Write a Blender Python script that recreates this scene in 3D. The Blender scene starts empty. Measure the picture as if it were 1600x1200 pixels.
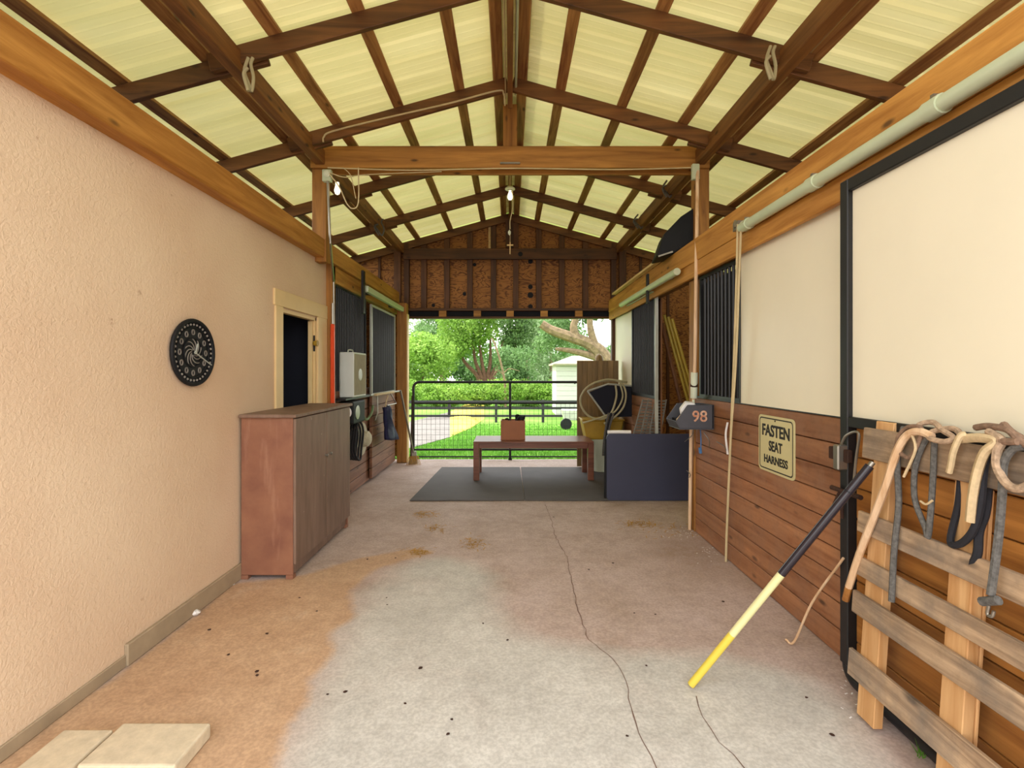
import bpy, math, random
import numpy as np
from mathutils import Vector, Matrix

random.seed(7); np.random.seed(7)
S = bpy.context.scene
COL = S.collection
F = 770.0; CX = 797.0; CY = 580.0; EYE = 1.5

# ------------------------------------------------------------------ camera
cam_d = bpy.data.cameras.new('camera'); cam = bpy.data.objects.new('camera', cam_d)
COL.objects.link(cam); S.camera = cam
cam.location = (0, 0, EYE); cam.rotation_euler = (math.pi/2, 0, 0)
cam_d.sensor_width = 36.0; cam_d.lens = F/1600*36
cam_d.shift_x = 3/1600; cam_d.shift_y = -20/1600
cam_d.clip_start = 0.05; cam_d.clip_end = 400

# ------------------------------------------------------------------ light
W = bpy.data.worlds.new('world'); S.world = W; W.use_nodes = True
nt = W.node_tree; nt.nodes.clear()
wo = nt.nodes.new('ShaderNodeOutputWorld'); bg = nt.nodes.new('ShaderNodeBackground')
tc = nt.nodes.new('ShaderNodeTexCoord'); sp = nt.nodes.new('ShaderNodeSeparateXYZ')
mr = nt.nodes.new('ShaderNodeMapRange'); rp = nt.nodes.new('ShaderNodeValToRGB')
nz = nt.nodes.new('ShaderNodeTexNoise'); nz.inputs['Scale'].default_value = 2.2; nz.inputs['Detail'].default_value = 5
mx = nt.nodes.new('ShaderNodeMath'); mx.operation = 'MULTIPLY_ADD'; mx.inputs[1].default_value = 0.35
nt.links.new(tc.outputs['Generated'], sp.inputs[0]); nt.links.new(tc.outputs['Generated'], nz.inputs['Vector'])
nt.links.new(nz.outputs['Fac'], mx.inputs[0]); nt.links.new(sp.outputs['Z'], mx.inputs[2])
nt.links.new(mx.outputs[0], mr.inputs['Value']); mr.inputs['From Min'].default_value = 0.0; mr.inputs['From Max'].default_value = 1.2
nt.links.new(mr.outputs[0], rp.inputs[0])
rp.color_ramp.elements[0].color = (1, .98, .93, 1); rp.color_ramp.elements[1].color = (.86, .92, 1, 1)
nt.links.new(rp.outputs[0], bg.inputs['Color']); bg.inputs['Strength'].default_value = 1.25
nt.links.new(bg.outputs[0], wo.inputs[0])
sun_d = bpy.data.lights.new('sun', 'SUN'); sun = bpy.data.objects.new('sun', sun_d); COL.objects.link(sun)
sun_d.energy = 2.4; sun_d.angle = math.radians(6); sun_d.color = (1, .95, .84)
sun.rotation_euler = (math.radians(-10), math.radians(-30), 0)   # high, over the house on the left
S.view_settings.view_transform = 'Standard'; S.view_settings.look = 'None'
S.view_settings.exposure = 1.85; S.cycles.max_bounces = 16; S.cycles.diffuse_bounces = 10; S.view_settings.gamma = 1.0; S.view_settings.use_curve_mapping = False

# ------------------------------------------------------------------ materials
def rgb(h):
    if not isinstance(h, str): return tuple(h) + (1,)
    c = [int(h[i:i+2], 16)/255 for i in (0, 2, 4)]
    return tuple(x/12.92 if x <= .04045 else ((x+.055)/1.055)**2.4 for x in c) + (1,)
class N:
    def __init__(s, name, rough=.6, metal=0.0, spec=.4):
        s.m = bpy.data.materials.new(name); s.m.use_nodes = True; s.t = s.m.node_tree
        s.b = s.t.nodes['Principled BSDF']; s.b.inputs['Roughness'].default_value = rough
        s.b.inputs['Metallic'].default_value = metal; s.b.inputs['Specular IOR Level'].default_value = spec
    def n(s, ty, **k):
        x = s.t.nodes.new('ShaderNode'+ty)
        for a, v in k.items():
            if hasattr(x, a): setattr(x, a, v)
        return x
    def l(s, a, b): s.t.links.new(a, b)
    def coord(s, scale=(1, 1, 1), rnd=True, kind='Object'):
        tcn = s.n('TexCoord'); mp = s.n('Mapping'); mp.inputs['Scale'].default_value = scale
        s.l(tcn.outputs[kind], mp.inputs['Vector'])
        if rnd:
            oi = s.n('ObjectInfo'); mu = s.n('Math', operation='MULTIPLY'); mu.inputs[1].default_value = 37.0
            s.l(oi.outputs['Random'], mu.inputs[0]); s.l(mu.outputs[0], mp.inputs['Location'])
        return mp.outputs[0]
    def noise(s, vec, scale, detail=4, rough=.5, dist=0):
        x = s.n('TexNoise'); x.inputs['Scale'].default_value = scale; x.inputs['Detail'].default_value = detail
        x.inputs['Roughness'].default_value = rough; x.inputs['Distortion'].default_value = dist
        s.l(vec, x.inputs['Vector']); return x.outputs['Fac']
    def ramp(s, fac, stops):
        r = s.n('ValToRGB'); e = r.color_ramp.elements
        while len(e) < len(stops): e.new(.5)
        for el, (p, c) in zip(e, stops): el.position = p; el.color = rgb(c)
        s.l(fac, r.inputs[0]); return r.outputs[0]
    def mix(s, fac, a, b, mode='MIX'):
        m = s.n('MixRGB', blend_type=mode)
        for i, v in ((0, fac), (1, a), (2, b)):
            if isinstance(v, (int, float)): m.inputs[i].default_value = v if i == 0 else (v, v, v, 1)
            elif isinstance(v, (str, tuple)): m.inputs[i].default_value = rgb(v)
            else: s.l(v, m.inputs[i])
        return m.outputs[0]
    def bump(s, h, strength=.3, dist=.01):
        b = s.n('Bump'); b.inputs['Strength'].default_value = strength; b.inputs['Distance'].default_value = dist
        s.l(h, b.inputs['Height']); s.l(b.outputs[0], s.b.inputs['Normal'])
    def col(s, c):
        if isinstance(c, (str, tuple)): s.b.inputs['Base Color'].default_value = rgb(c)
        else: s.l(c, s.b.inputs['Base Color'])

def wood(name, dark, light, axis, knots=True, rough=.6, streak=14, vary=.25, dirt=None):
    m = N(name, rough); sc = [streak]*3; sc['xyz'.index(axis)] = streak*.07
    v = m.coord(tuple(sc)); f = m.noise(v, 1.0, 7, .62, .8)
    c = m.ramp(f, [(.3, dark), (.68, light)])
    v2 = m.coord((1.3, 1.3, 1.3)); big = m.noise(v2, 1.6, 3)
    c = m.mix(vary*1.3, c, m.ramp(big, [(.3, '5a4636'), (.7, 'ffffff')]), 'MULTIPLY')
    if knots:
        sc2 = [7]*3; sc2['xyz'.index(axis)] = 2.6
        vo = m.n('TexVoronoi'); vo.inputs['Scale'].default_value = 1.0; m.l(m.coord(tuple(sc2)), vo.inputs['Vector'])
        c = m.mix(m.ramp(vo.outputs['Distance'], [(.05, 'ffffff'), (.13, '000000')]), c, m.mix(.75, c, '1c0d05'))
    if dirt:
        c = m.mix(m.ramp(m.noise(m.coord((3, 3, 3)), 1.5, 5, .6), [(.42, '000000'), (.65, 'd0d0d0')]), c, dirt)
        c = m.mix(m.ramp(m.noise(m.coord((1, 1, 1)), 22, 5, .7), [(.5, '000000'), (.68, '909090')]), c, m.mix(.6, c, '2c2018'))
    oi = m.n('ObjectInfo'); mp = m.n('MapRange'); m.l(oi.outputs['Random'], mp.inputs['Value'])
    mp.inputs['To Min'].default_value = 1-vary; mp.inputs['To Max'].default_value = 1+vary*.5
    hs = m.n('HueSaturation'); m.l(c, hs.inputs['Color']); m.l(mp.outputs[0], hs.inputs['Value'])
    m.col(hs.outputs[0]); m.bump(f, .25, .004); return m.m
def flat(name, c, rough=.6, metal=0.0, vary=.12, scale=6, bump=0, spec=.4, c2=None):
    m = N(name, rough, metal, spec); f = m.noise(m.coord(), scale, 5, .6)
    c2 = c2 or tuple(x*(1-vary*2) for x in rgb(c)[:3])
    m.col(m.ramp(f, [(.3, c2), (.7, c)])); 
    if bump: m.bump(f, bump, .004)
    return m.m
M = {}
M['header'] = wood('orange pine', '9a5e1c', 'd69a4a', 'y', vary=.15)
M['rafter'] = wood('dark rafter pine', '4e3018', '8a5a2e', 'x', vary=.2)
M['girder'] = wood('girder pine', '643c1c', '9c6a36', 'y', vary=.12)
M['purlin'] = wood('purlin pine', '7c4824', 'c49254', 'y', vary=.2, streak=22)
M['tie'] = wood('tie beam pine', '80501c', 'c0883e', 'x', vary=.12)
M['post'] = wood('post pine', '7c4e20', 'b8803a', 'z', vary=.12)
M['stud'] = wood('stud pine', '44260f', '6a4020', 'z', knots=False)
M['gbeam'] = wood('gable beam', '452a14', '6e4422', 'x')
M['plank_r'] = wood('cedar stained plank', '84502e', 'b88056', 'y', vary=.22, dirt='946a4e')
M['plank_l'] = wood('dull brown plank', '6a4630', '9a6c50', 'y', vary=.15)
M['plank_door'] = wood('orange door plank', '86501c', 'c4843e', 'y', vary=.2)
M['pallet'] = wood('weathered pallet board', '84684e', 'd0b08c', 'y', vary=.2, dirt='6a625a', streak=26)
M['stringer'] = wood('pallet stringer pine', 'b27c46', 'dcae78', 'z', vary=.08)
M['stallw'] = wood('stall wood', '54321c', '8a5a34', 'z', vary=.1, knots=False)
M['table'] = wood('red brown table wood', '5c3424', '84503a', 'x', knots=False, vary=.05, rough=.35, streak=20)
M['screen'] = wood('brown slat', '6a5230', '94764a', 'z', knots=False, vary=.2)
M['handle'] = wood('pale ash handle', 'c0966c', 'e8c8a4', 'z', knots=False, vary=.02)
M['batten'] = wood('pale batten', 'b8935c', 'e0c48c', 'y', knots=False, vary=.05)
M['yellowpole'] = flat('yellow paint', 'b0962c', .45)

m = N('plywood', .7); v = m.coord((1, 1, 3.2), rnd=True)
f = m.noise(v, 2.0, 3, .45, 1.6); wv = m.n('Math', operation='SINE'); mu = m.n('Math', operation='MULTIPLY'); mu.inputs[1].default_value = 60
m.l(f, mu.inputs[0]); m.l(mu.outputs[0], wv.inputs[0])
m.col(m.mix(m.ramp(wv.outputs[0], [(.1, '000000'), (.95, 'ffffff')]), 'a06a34', '643a1a')); M['ply'] = m.m

m = N('translucent roof metal', .45, 0.0, .5); f = m.noise(m.coord((.4, 3, .4)), 1.2, 4)
rc = m.ramp(f, [(.3, 'd6d09c'), (.7, 'ebe6ba')]); m.col(rc); tr = m.n('BsdfTranslucent'); m.l(m.mix(1.0, rc, 'f6f2d0', 'MULTIPLY'), tr.inputs[0]); ms = m.n('MixShader'); ms.inputs[0].default_value = .10  # translucency added to the metal so sun and sky make the roof glow
m.l(m.b.outputs[0], ms.inputs[1]); m.l(tr.outputs[0], ms.inputs[2]); m.l(ms.outputs[0], m.t.nodes['Material Output'].inputs[0]); M['roof'] = m.m

m = N('stucco', .9, 0, .2); v = m.coord(rnd=False); f = m.noise(v, 55, 3, .6, .6); big = m.noise(v, 1.1, 4)
c = m.ramp(big, [(.3, 'd2b496'), (.7, 'dfc6a8')]); sp_ = m.noise(v, 9, 6, .7)
c = m.mix(m.ramp(sp_, [(.67, '000000'), (.72, 'b0b0b0')]), c, '8a5c40')
m.col(c); m.bump(f, .5, .010); M['stucco'] = m.m
M['base'] = flat('baseboard concrete', 'a89478', .85, bump=.3)
M['trimpaint'] = flat('cream trim paint', 'e2c48e', .5, vary=.04)
M['paver'] = flat('pale paver stone', 'd8c6a8', .9, vary=.12, scale=22, bump=.6)

# floor: concrete with a bleached area and an iron stain (stored per vertex, shape of their own)
m = N('concrete', .75, 0, .3); v = m.coord(rnd=False)
a1 = m.n('VertexColor', layer_name='stain'); se = m.n('SeparateColor'); m.l(a1.outputs['Color'], se.inputs[0])
n1 = m.noise(v, 2.4, 7, .62); n2 = m.noise(v, 14, 6, .65); n3 = m.noise(v, 60, 3, .6)
base = m.ramp(n1, [(.3, 'b8a090'), (.7, 'd0bab0')])
pale = m.ramp(n1, [(.3, 'c4beb4'), (.7, 'dcd6cc')])
orange = m.ramp(n1, [(.25, 'c09a78'), (.6, 'd0ac8a'), (.8, 'd8c0a6')])
def edge(ch, amt, lo, hi):
    ad = m.n('Math', operation='MULTIPLY_ADD'); ad.inputs[1].default_value = amt; m.l(n2, ad.inputs[0]); m.l(se.outputs[ch], ad.inputs[2])
    return m.ramp(ad.outputs[0], [(lo, '000000'), (hi, 'ffffff')])
nb = m.noise(v, 1.3, 5, .6)
ad = m.n('Math', operation='MULTIPLY_ADD'); ad.inputs[1].default_value = 1.1; m.l(nb, ad.inputs[0]); m.l(se.outputs['Green'], ad.inputs[2]); sb = m.n('Math', operation='SUBTRACT'); m.l(ad.outputs[0], sb.inputs[0]); sb.inputs[1].default_value = .65
c = m.mix(m.ramp(sb.outputs[0], [(.25, '000000'), (.85, 'ffffff')]), base, pale)
c = m.mix(edge('Red', .5, .55, .95), c, orange)
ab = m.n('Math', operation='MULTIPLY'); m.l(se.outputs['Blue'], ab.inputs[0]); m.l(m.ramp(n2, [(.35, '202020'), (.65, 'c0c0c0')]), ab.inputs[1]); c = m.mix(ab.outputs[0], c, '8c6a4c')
c = m.mix(.22, c, m.ramp(n2, [(.35, '8c8078'), (.65, 'ffffff')]), 'MULTIPLY')
c = m.mix(.2, c, m.ramp(n3, [(.4, '706860'), (.6, 'ffffff')]), 'MULTIPLY')
m.col(c); m.bump(n3, .25, .003); M['concrete'] = m.m
M['crack'] = flat('crack dirt', '7c6052', .9)
M['white'] = flat('cream sheet', 'ece2c8', .4, vary=.03, scale=1.5)
M['black'] = flat('black painted steel', '1c1b1c', .45, vary=.1)
M['bar'] = flat('black grille bar', '2c2a2a', .4, .3)
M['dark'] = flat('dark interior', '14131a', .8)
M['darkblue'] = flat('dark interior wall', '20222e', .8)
M['greyframe'] = flat('light grey frame', 'b8b8ac', .4, .2)
M['pvc'] = flat('off white conduit', 'd6dac0', .4, vary=.04)
M['rail'] = flat('galvanised rail', 'c4ccac', .45, .15, vary=.05)
M['rope_tan'] = flat('tan rope', 'c0a284', .9, scale=60, bump=.8, vary=.25)
M['rope_brown'] = flat('brown rope', '92745e', .9, scale=60, bump=.8, vary=.25)
M['rope_grey'] = flat('grey rope', '6c6862', .9, scale=70, bump=.8, vary=.3)
M['rope_black'] = flat('black rope', '26252a', .85, scale=70, bump=.5)
M['strap'] = flat('pale web strap', 'd6bc92', .8, scale=50, bump=.4)
M['wire'] = flat('cream wire', 'cdb98c', .5)
M['metal'] = flat('worn steel', '9a9488', .35, .8)
M['rust'] = flat('rusty iron', '4a3024', .8, .3, vary=.3, scale=20)
M['rubber'] = flat('grey rubber mat', '5a5450', .8, vary=.12, scale=3, bump=.2)
M['navy'] = flat('slate blue laminate', '3a3c50', .5, vary=.06, scale=2)
M['navycloth'] = flat('navy nylon', '23264c', .6, vary=.2)
M['blackcloth'] = flat('black canvas', '121220', .8)
M['plastic_black'] = flat('black plastic', '1c1c1e', .6, spec=.2)
M['plastic_grey'] = flat('grey plastic bin', '4e4e54', .5)
M['yellowplastic'] = flat('mustard plastic', 'b08a1e', .5)
M['cardboard'] = flat('orange brown leather', 'a0623a', .55, vary=.08)
M['orange'] = flat('orange plastic', 'de4a1c', .45, vary=.05)
M['fan_body'] = flat('fan housing', 'ccd0c8', .4, vary=.04)
M['fan_grill'] = flat('fan grille dusty', 'a49a78', .6)
M['sign'] = flat('sign cream face', 'd0c490', .5, vary=.04)
M['ink'] = flat('sign black ink', '1e1a16', .6)
M['decal'] = flat('peeling decal', 'd8b89a', .6, c2='b05a30', scale=40)
M['paper'] = flat('white paper', 'ece8e4', .7, vary=.03)
M['blueband'] = flat('blue twine', '4a78a8', .6)
M['strawhat'] = flat('bleached straw', 'c8c0a4', .8, scale=40, vary=.15)
M['rackgrey'] = flat('dusty grey plastic', '7c766c', .7)
M['hose'] = flat('pale khaki hose', 'ada27c', .5, vary=.1)
M['pole_yellow'] = flat('yellow fibreglass', 'd8c04a', .3, vary=.04)
M['pole_pale'] = flat('pale yellow fibreglass', 'd8d098', .3, vary=.04)
M['pole_black'] = flat('black glossy sleeve', '2c262c', .2)
M['shedwall'] = flat('white shed siding', 'c4c2bc', .5, vary=.03)
M['shedroof'] = flat('pale shed roof', 'a8a088', .6)
M['fence'] = flat('dark fence paint', '2c2c2a', .7)
M['gravel'] = flat('grey gravel', '6e6862', .95, vary=.2, scale=3, bump=.5)
M['straw'] = flat('dry straw', 'c8963c', .9, vary=.2)
M['leafdry'] = flat('dry leaf', '4a2e20', .8, vary=.3)
M['bark'] = flat('tree bark', '8a7458', .95, vary=.3, scale=6, bump=.8)
M['barkred'] = flat('reddish bark', '7a5844', .95, vary=.3, scale=6, bump=.8)
m = N('bulb glass', .1); m.col('f4f0dc'); m.b.inputs['Emission Color'].default_value = (1, .9, .6, 1); m.b.inputs['Emission Strength'].default_value = .5; M['bulb'] = m.m
m = N('cabinet paint side', .42); v = m.coord((1, 1, 1)); f = m.noise(v, 4, 6, .6); s2 = m.noise(m.coord((9, 9, 1.2)), 1.5, 5, .6)
c = m.ramp(f, [(.3, '7c5040'), (.7, '96684f')]); c = m.mix(m.ramp(s2, [(.58, '000000'), (.75, 'a0a0a0')]), c, 'bc9078')
m.col(c); M['cab'] = m.m
m = N('cabinet paint front', .55); f = m.noise(m.coord((5, 5, .9)), 2, 6, .6); c = m.ramp(f, [(.3, '6c5444'), (.7, '8a7060')])
m.col(m.mix(m.ramp(m.noise(m.coord(), 26, 3), [(.72, '000000'), (.78, 'ffffff')]), c, 'a89484')); M['cabf'] = m.m
def leafmat(name, a, b, c_):
    m = N(name, .6, 0, .2); f = m.noise(m.coord(rnd=True), .9, 4, .6); f2 = m.noise(m.coord(rnd=False), 9, 2)
    c = m.mix(.5, m.ramp(f, [(.3, a), (.5, b), (.7, c_)]), m.ramp(f2, [(.3, a), (.7, c_)]))
    m.col(c); tr = m.n('BsdfTranslucent'); m.l(c, tr.inputs[0]); ms = m.n('MixShader'); ms.inputs[0].default_value = .35
    out = m.t.nodes['Material Output']; m.l(m.b.outputs[0], ms.inputs[1]); m.l(tr.outputs[0], ms.inputs[2]); m.l(ms.outputs[0], out.inputs[0])
    return m.m
M['leaf_bright'] = leafmat('bright leaf', '4a7420', '76a03a', 'a4be5c')
M['leaf_mid'] = leafmat('mid leaf', '36582a', '5c8244', '8ea872')
M['leaf_grey'] = leafmat('grey leaf', '5a7448', '86a06c', 'aebf96')
M['leaf_dark'] = leafmat('dark leaf', '2a4420', '446030', '688448')
M['grass'] = leafmat('grass blade', '3a6a1c', '5c8e30', '7cab48')
m = N('lawn', .95, 0, .1); f = m.noise(m.coord(rnd=False), .5, 6, .6); m.col(m.ramp(f, [(.3, '4e7428'), (.7, '749a44')])); M['lawn'] = m.m
m = N('dry lawn', .95, 0, .1); f = m.noise(m.coord(rnd=False), .7, 6, .6); m.col(m.ramp(f, [(.3, 'a0903c'), (.7, 'c0b058')])); M['drylawn'] = m.m

# ------------------------------------------------------------------ helpers
WL = {}
def wloc(o): return WL.get(o.name, Vector((0, 0, 0)))
def tag(o, label=None, cat=None, group=None, kind=None):
    if label: o['label'] = label
    if cat: o['category'] = cat
    if group: o['group'] = group
    if kind: o['kind'] = kind
    return o
def thing(name, label, cat, loc, group=None):
    o = bpy.data.objects.new(name, None); COL.objects.link(o); o.empty_display_size = .1
    o.location = loc; WL[o.name] = Vector(loc); return tag(o, label, cat, group)
def struct(name, loc=(0, 0, 0)):
    o = bpy.data.objects.new(name, None); COL.objects.link(o); o.location = loc; WL[o.name] = Vector(loc); o['kind'] = 'structure'; return o

class MB:
    def __init__(s): s.v = []; s.f = []
    def add(s, vs, fs):
        k = len(s.v); s.v += [tuple(v) for v in vs]; s.f += [tuple(i+k for i in f) for f in fs]; return s
    def box(s, x0, x1, y0, y1, z0, z1):
        x0, x1 = sorted((x0, x1)); y0, y1 = sorted((y0, y1)); z0, z1 = sorted((z0, z1))
        return s.add([(x0,y0,z0),(x1,y0,z0),(x1,y1,z0),(x0,y1,z0),(x0,y0,z1),(x1,y0,z1),(x1,y1,z1),(x0,y1,z1)],
                     [(0,3,2,1),(4,5,6,7),(0,1,5,4),(1,2,6,5),(2,3,7,6),(3,0,4,7)])
    def beam(s, p0, p1, w, h, up=(0, 0, 1)):      # box from p0 to p1, w across, h along up
        p0, p1 = Vector(p0), Vector(p1); d = (p1-p0).normalized(); up = Vector(up)
        a = d.cross(up).normalized(); u = a.cross(d).normalized(); vs = []
        for p in (p0, p1):
            for i, j in ((-1,-1),(1,-1),(1,1),(-1,1)): vs.append(p+a*(w/2*i)+u*(h/2*j))
        return s.add(vs, [(3,2,1,0),(4,5,6,7),(0,1,5,4),(1,2,6,5),(2,3,7,6),(3,0,4,7)])
    def tube(s, pts, r, n=8, r2=None, flat=1.0, cap=True):
        pts = [Vector(p) for p in pts]; m_ = len(pts); vs = []; fs = []
        ref = Vector((0, 0, 1)) if abs((pts[-1]-pts[0]).normalized().z) < .9 else Vector((0, 1, 0))
        for i, p in enumerate(pts):
            t = (pts[min(i+1, m_-1)]-pts[max(i-1, 0)])
            t = t.normalized() if t.length > 1e-9 else Vector((0, 0, 1))
            if i == 0: a = t.cross(ref); a = a.normalized() if a.length > 1e-4 else Vector((1, 0, 0))
            else:
                a = a-t*a.dot(t); a = a.normalized() if a.length > 1e-5 else t.orthogonal().normalized()
            b = t.cross(a); rr = r if r2 is None else r+(r2-r)*i/(m_-1)
            if isinstance(r, (list, tuple)): rr = r[i]
            for k in range(n):
                an = 2*math.pi*k/n; vs.append(p+a*(rr*math.cos(an)*flat)+b*(rr*math.sin(an)))
        for i in range(m_-1):
            for k in range(n): fs.append((i*n+k, i*n+(k+1)%n, (i+1)*n+(k+1)%n, (i+1)*n+k))
        if cap: fs.append(tuple(range(n-1, -1, -1))); fs.append(tuple((m_-1)*n+k for k in range(n)))
        return s.add(vs, fs)
    def prism(s, poly, ext):                       # poly: 3-D points (planar), ext: extrusion vector
        n = len(poly); e = Vector(ext); vs = [Vector(p) for p in poly]+[Vector(p)+e for p in poly]
        fs = [tuple(range(n-1, -1, -1)), tuple(range(n, 2*n))]+[(i, (i+1) % n, n+(i+1) % n, n+i) for i in range(n)]
        return s.add(vs, fs)
    def lathe(s, prof, c, axis='z', n=20):
        vs = []; fs = []; c = Vector(c)
        for r, h in prof:
            for k in range(n):
                a = 2*math.pi*k/n; x, y = r*math.cos(a), r*math.sin(a)
                vs.append(c+(Vector((x, y, h)) if axis == 'z' else Vector((h, x, y)) if axis == 'x' else Vector((x, h, y))))
        m_ = len(prof)
        for i in range(m_-1):
            for k in range(n): fs.append((i*n+k, i*n+(k+1) % n, (i+1)*n+(k+1) % n, (i+1)*n+k))
        fs.append(tuple(range(n-1, -1, -1))); fs.append(tuple((m_-1)*n+k for k in range(n)))
        return s.add(vs, fs)
    def build(s, name, mat, parent=None, smooth=False, bevel=0, center=True, seg=1, **tg):
        me = bpy.data.meshes.new(name); V = np.array(s.v, dtype=float)
        lo, hi = V.min(0), V.max(0); c = Vector(((lo+hi)/2).tolist()) if center else Vector((0, 0, 0))
        if parent is None and center: c.z = lo[2]
        me.from_pydata([tuple(x) for x in (V-np.array(c)).tolist()], [], s.f); me.update()
        if smooth: me.polygons.foreach_set('use_smooth', [True]*len(me.polygons))
        mt = M[mat] if isinstance(mat, str) else mat; me.materials.append(mt)
        o = bpy.data.objects.new(name, me); COL.objects.link(o)
        if parent: o.parent = parent; o.location = c-wloc(parent)
        else: o.location = c
        WL[o.name] = c.copy()
        if bevel:
            b = o.modifiers.new('bevel', 'BEVEL'); b.width = bevel; b.segments = seg; b.limit_method = 'ANGLE'
        if smooth and hasattr(me, 'set_sharp_from_angle'): me.set_sharp_from_angle(angle=math.radians(40))
        return tag(o, **tg)
def rep(parent, name, src, offs):                 # copies of src moved by offs, sharing the mesh
    out = []
    for d in offs:
        c = src.copy(); COL.objects.link(c); c.location = src.location+Vector(d); WL[c.name] = wloc(src)+Vector(d); out.append(c)
    return out
def curve(pts, k=6):
    P = [Vector(p) for p in pts]; P = [P[0]*2-P[1]]+P+[P[-1]*2-P[-2]]; out = []
    for i in range(1, len(P)-2):
        a, b, c, d = P[i-1:i+3]
        for j in range(k):
            t = j/k; out.append(.5*((2*b)+(c-a)*t+(2*a-5*b+4*c-d)*t*t+(3*b-a-3*c+d)*t**3))
    out.append(P[-2]); return out
def PX(px, py, X): Y = X*F/(px-CX); return Vector((X, Y, EYE-(py-CY)*Y/F))
def PY(px, py, Y): return Vector(((px-CX)*Y/F, Y, EYE-(py-CY)*Y/F))
def PF(px, py, z=0): Y = F*(EYE-z)/(py-CY); return Vector(((px-CX)*Y/F, Y, z))

# ------------------------------------------------------------------ floor
XL, XR = -1.96, 1.73
gx = np.arange(-2.0, 5.21, .04); gy = np.concatenate([np.arange(-4.0, .6, .2), np.arange(.6, 8.4, .03), [8.4]])
GX, GY = np.meshgrid(gx, gy)
def inside(poly):
    P = [PF(*p) for p in poly]; r = np.zeros(GX.shape, bool); j = len(P)-1
    for i in range(len(P)):
        a, b = P[i], P[j]; cnd = ((a.y > GY) != (b.y > GY)) & (GX < (b.x-a.x)*(GY-a.y)/((b.y-a.y)+1e-12)+a.x); r ^= cnd; j = i
    return r.astype(float)
def blur(a, it):
    for _ in range(it):
        a = (a+np.roll(a, 1, 0)+np.roll(a, -1, 0)+np.roll(a, 1, 1)+np.roll(a, -1, 1))/5
    return a
st = blur(inside([(-200, 1500), (-200, 1190), (150, 1080), (362, 912), (470, 900), (560, 872), (650, 856), (690, 862), (640, 872), (585, 890), (545, 925), (557, 968), (512, 985), (526, 1020), (484, 1062), (480, 1100), (446, 1140), (430, 1200), (390, 1500)]), 5)
pa = blur(inside([(390, 1500), (430, 1200), (480, 1080), (520, 1000), (550, 930), (620, 880), (700, 866), (760, 880), (800, 930), (790, 985), (900, 1000), (1010, 1015), (1130, 1020), (1290, 1060), (1420, 1200), (1500, 1500)]), 30)
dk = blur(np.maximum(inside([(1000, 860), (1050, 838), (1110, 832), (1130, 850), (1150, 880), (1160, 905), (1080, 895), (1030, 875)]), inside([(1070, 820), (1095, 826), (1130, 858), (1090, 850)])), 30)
ny, nx = GX.shape
ZZ = .0015*np.sin(GX*3.1+GY*1.3)*np.cos(GY*2.2); ZZ[:] = ZZ-.0015
mb = MB(); vs = np.stack([GX, GY, ZZ], -1).reshape(-1, 3)
I = np.arange(ny*nx).reshape(ny, nx); fs = np.stack([I[:-1, :-1], I[:-1, 1:], I[1:, 1:], I[1:, :-1]], -1).reshape(-1, 4)
mb.v = vs.tolist(); mb.f = fs.tolist()
floor = mb.build('floor', 'concrete', center=False, smooth=True, kind='structure')
ca = floor.data.color_attributes.new('stain', 'FLOAT_COLOR', 'POINT')
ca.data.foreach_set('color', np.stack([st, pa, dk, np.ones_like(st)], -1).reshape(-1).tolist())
MB().box(-2.0, 5.2, -4, 8.4, -.12, -.006).build('slab_edge', 'base', floor)
def crack(pts, w):
    P = [PF(*p) for p in pts]; P2 = []
    for a, b in zip(P[:-1], P[1:]):
        n = max(2, int((b-a).length/.05))
        for i in range(n): P2.append(a.lerp(b, i/n)+Vector((random.uniform(-.008, .008), 0, 0)))
    P2.append(P[-1]); vs = []; fs = []
    for i, p in enumerate(P2):
        ww = w*random.uniform(.5, 1.2); vs += [(p.x-ww, p.y, .0012), (p.x+ww, p.y, .0012)]
        if i: k = 2*i; fs.append((k-2, k-1, k+1, k))
    MB().add(vs, fs).build('crack', 'crack', floor)
crack([(852, 788), (862, 812), (866, 835), (886, 870), (893, 905), (903, 955), (920, 1000), (960, 1030), (978, 1065), (985, 1105), (1003, 1160), (1028, 1205), (1080, 1300)], .0026)
crack([(1088, 1088), (1100, 1120), (1125, 1160), (1165, 1200), (1210, 1250)], .002)
crack([(960, 1108), (1000, 1113), (1040, 1122)], .0018)

# ------------------------------------------------------------------ left wall
wl = struct('wall_left')
DY0, DY1, DZ = 4.22, 4.99, 2.04
mb = MB(); mb.box(XL-.06, XL, .55, DY0, 0, 2.8); mb.box(XL-.06, XL, DY1, 5.3, 0, 2.8); mb.box(XL-.06, XL, DY0, DY1, DZ, 2.8)
mb.build('stucco_panel', 'stucco', wl, center=False)
bl = MB().box(XL, XL+.022, 2.5, DY0-.12, 0, .112).build('baseboard_left', 'base', bevel=.004, kind='structure')
MB().box(XL, XL+.012, .6, 2.5, 0, .06).build('baseboard_low', 'base', bl, bevel=.003)
hd = MB().box(XL-.02, -1.865, .55, 8.3, 2.645, 2.83).build('header_beam', 'header', wl, bevel=.006)
MB().box(XL-.02, -1.90, 5.3, 8.3, 2.46, 2.64).build('header_board', 'header', wl, bevel=.004)
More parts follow.
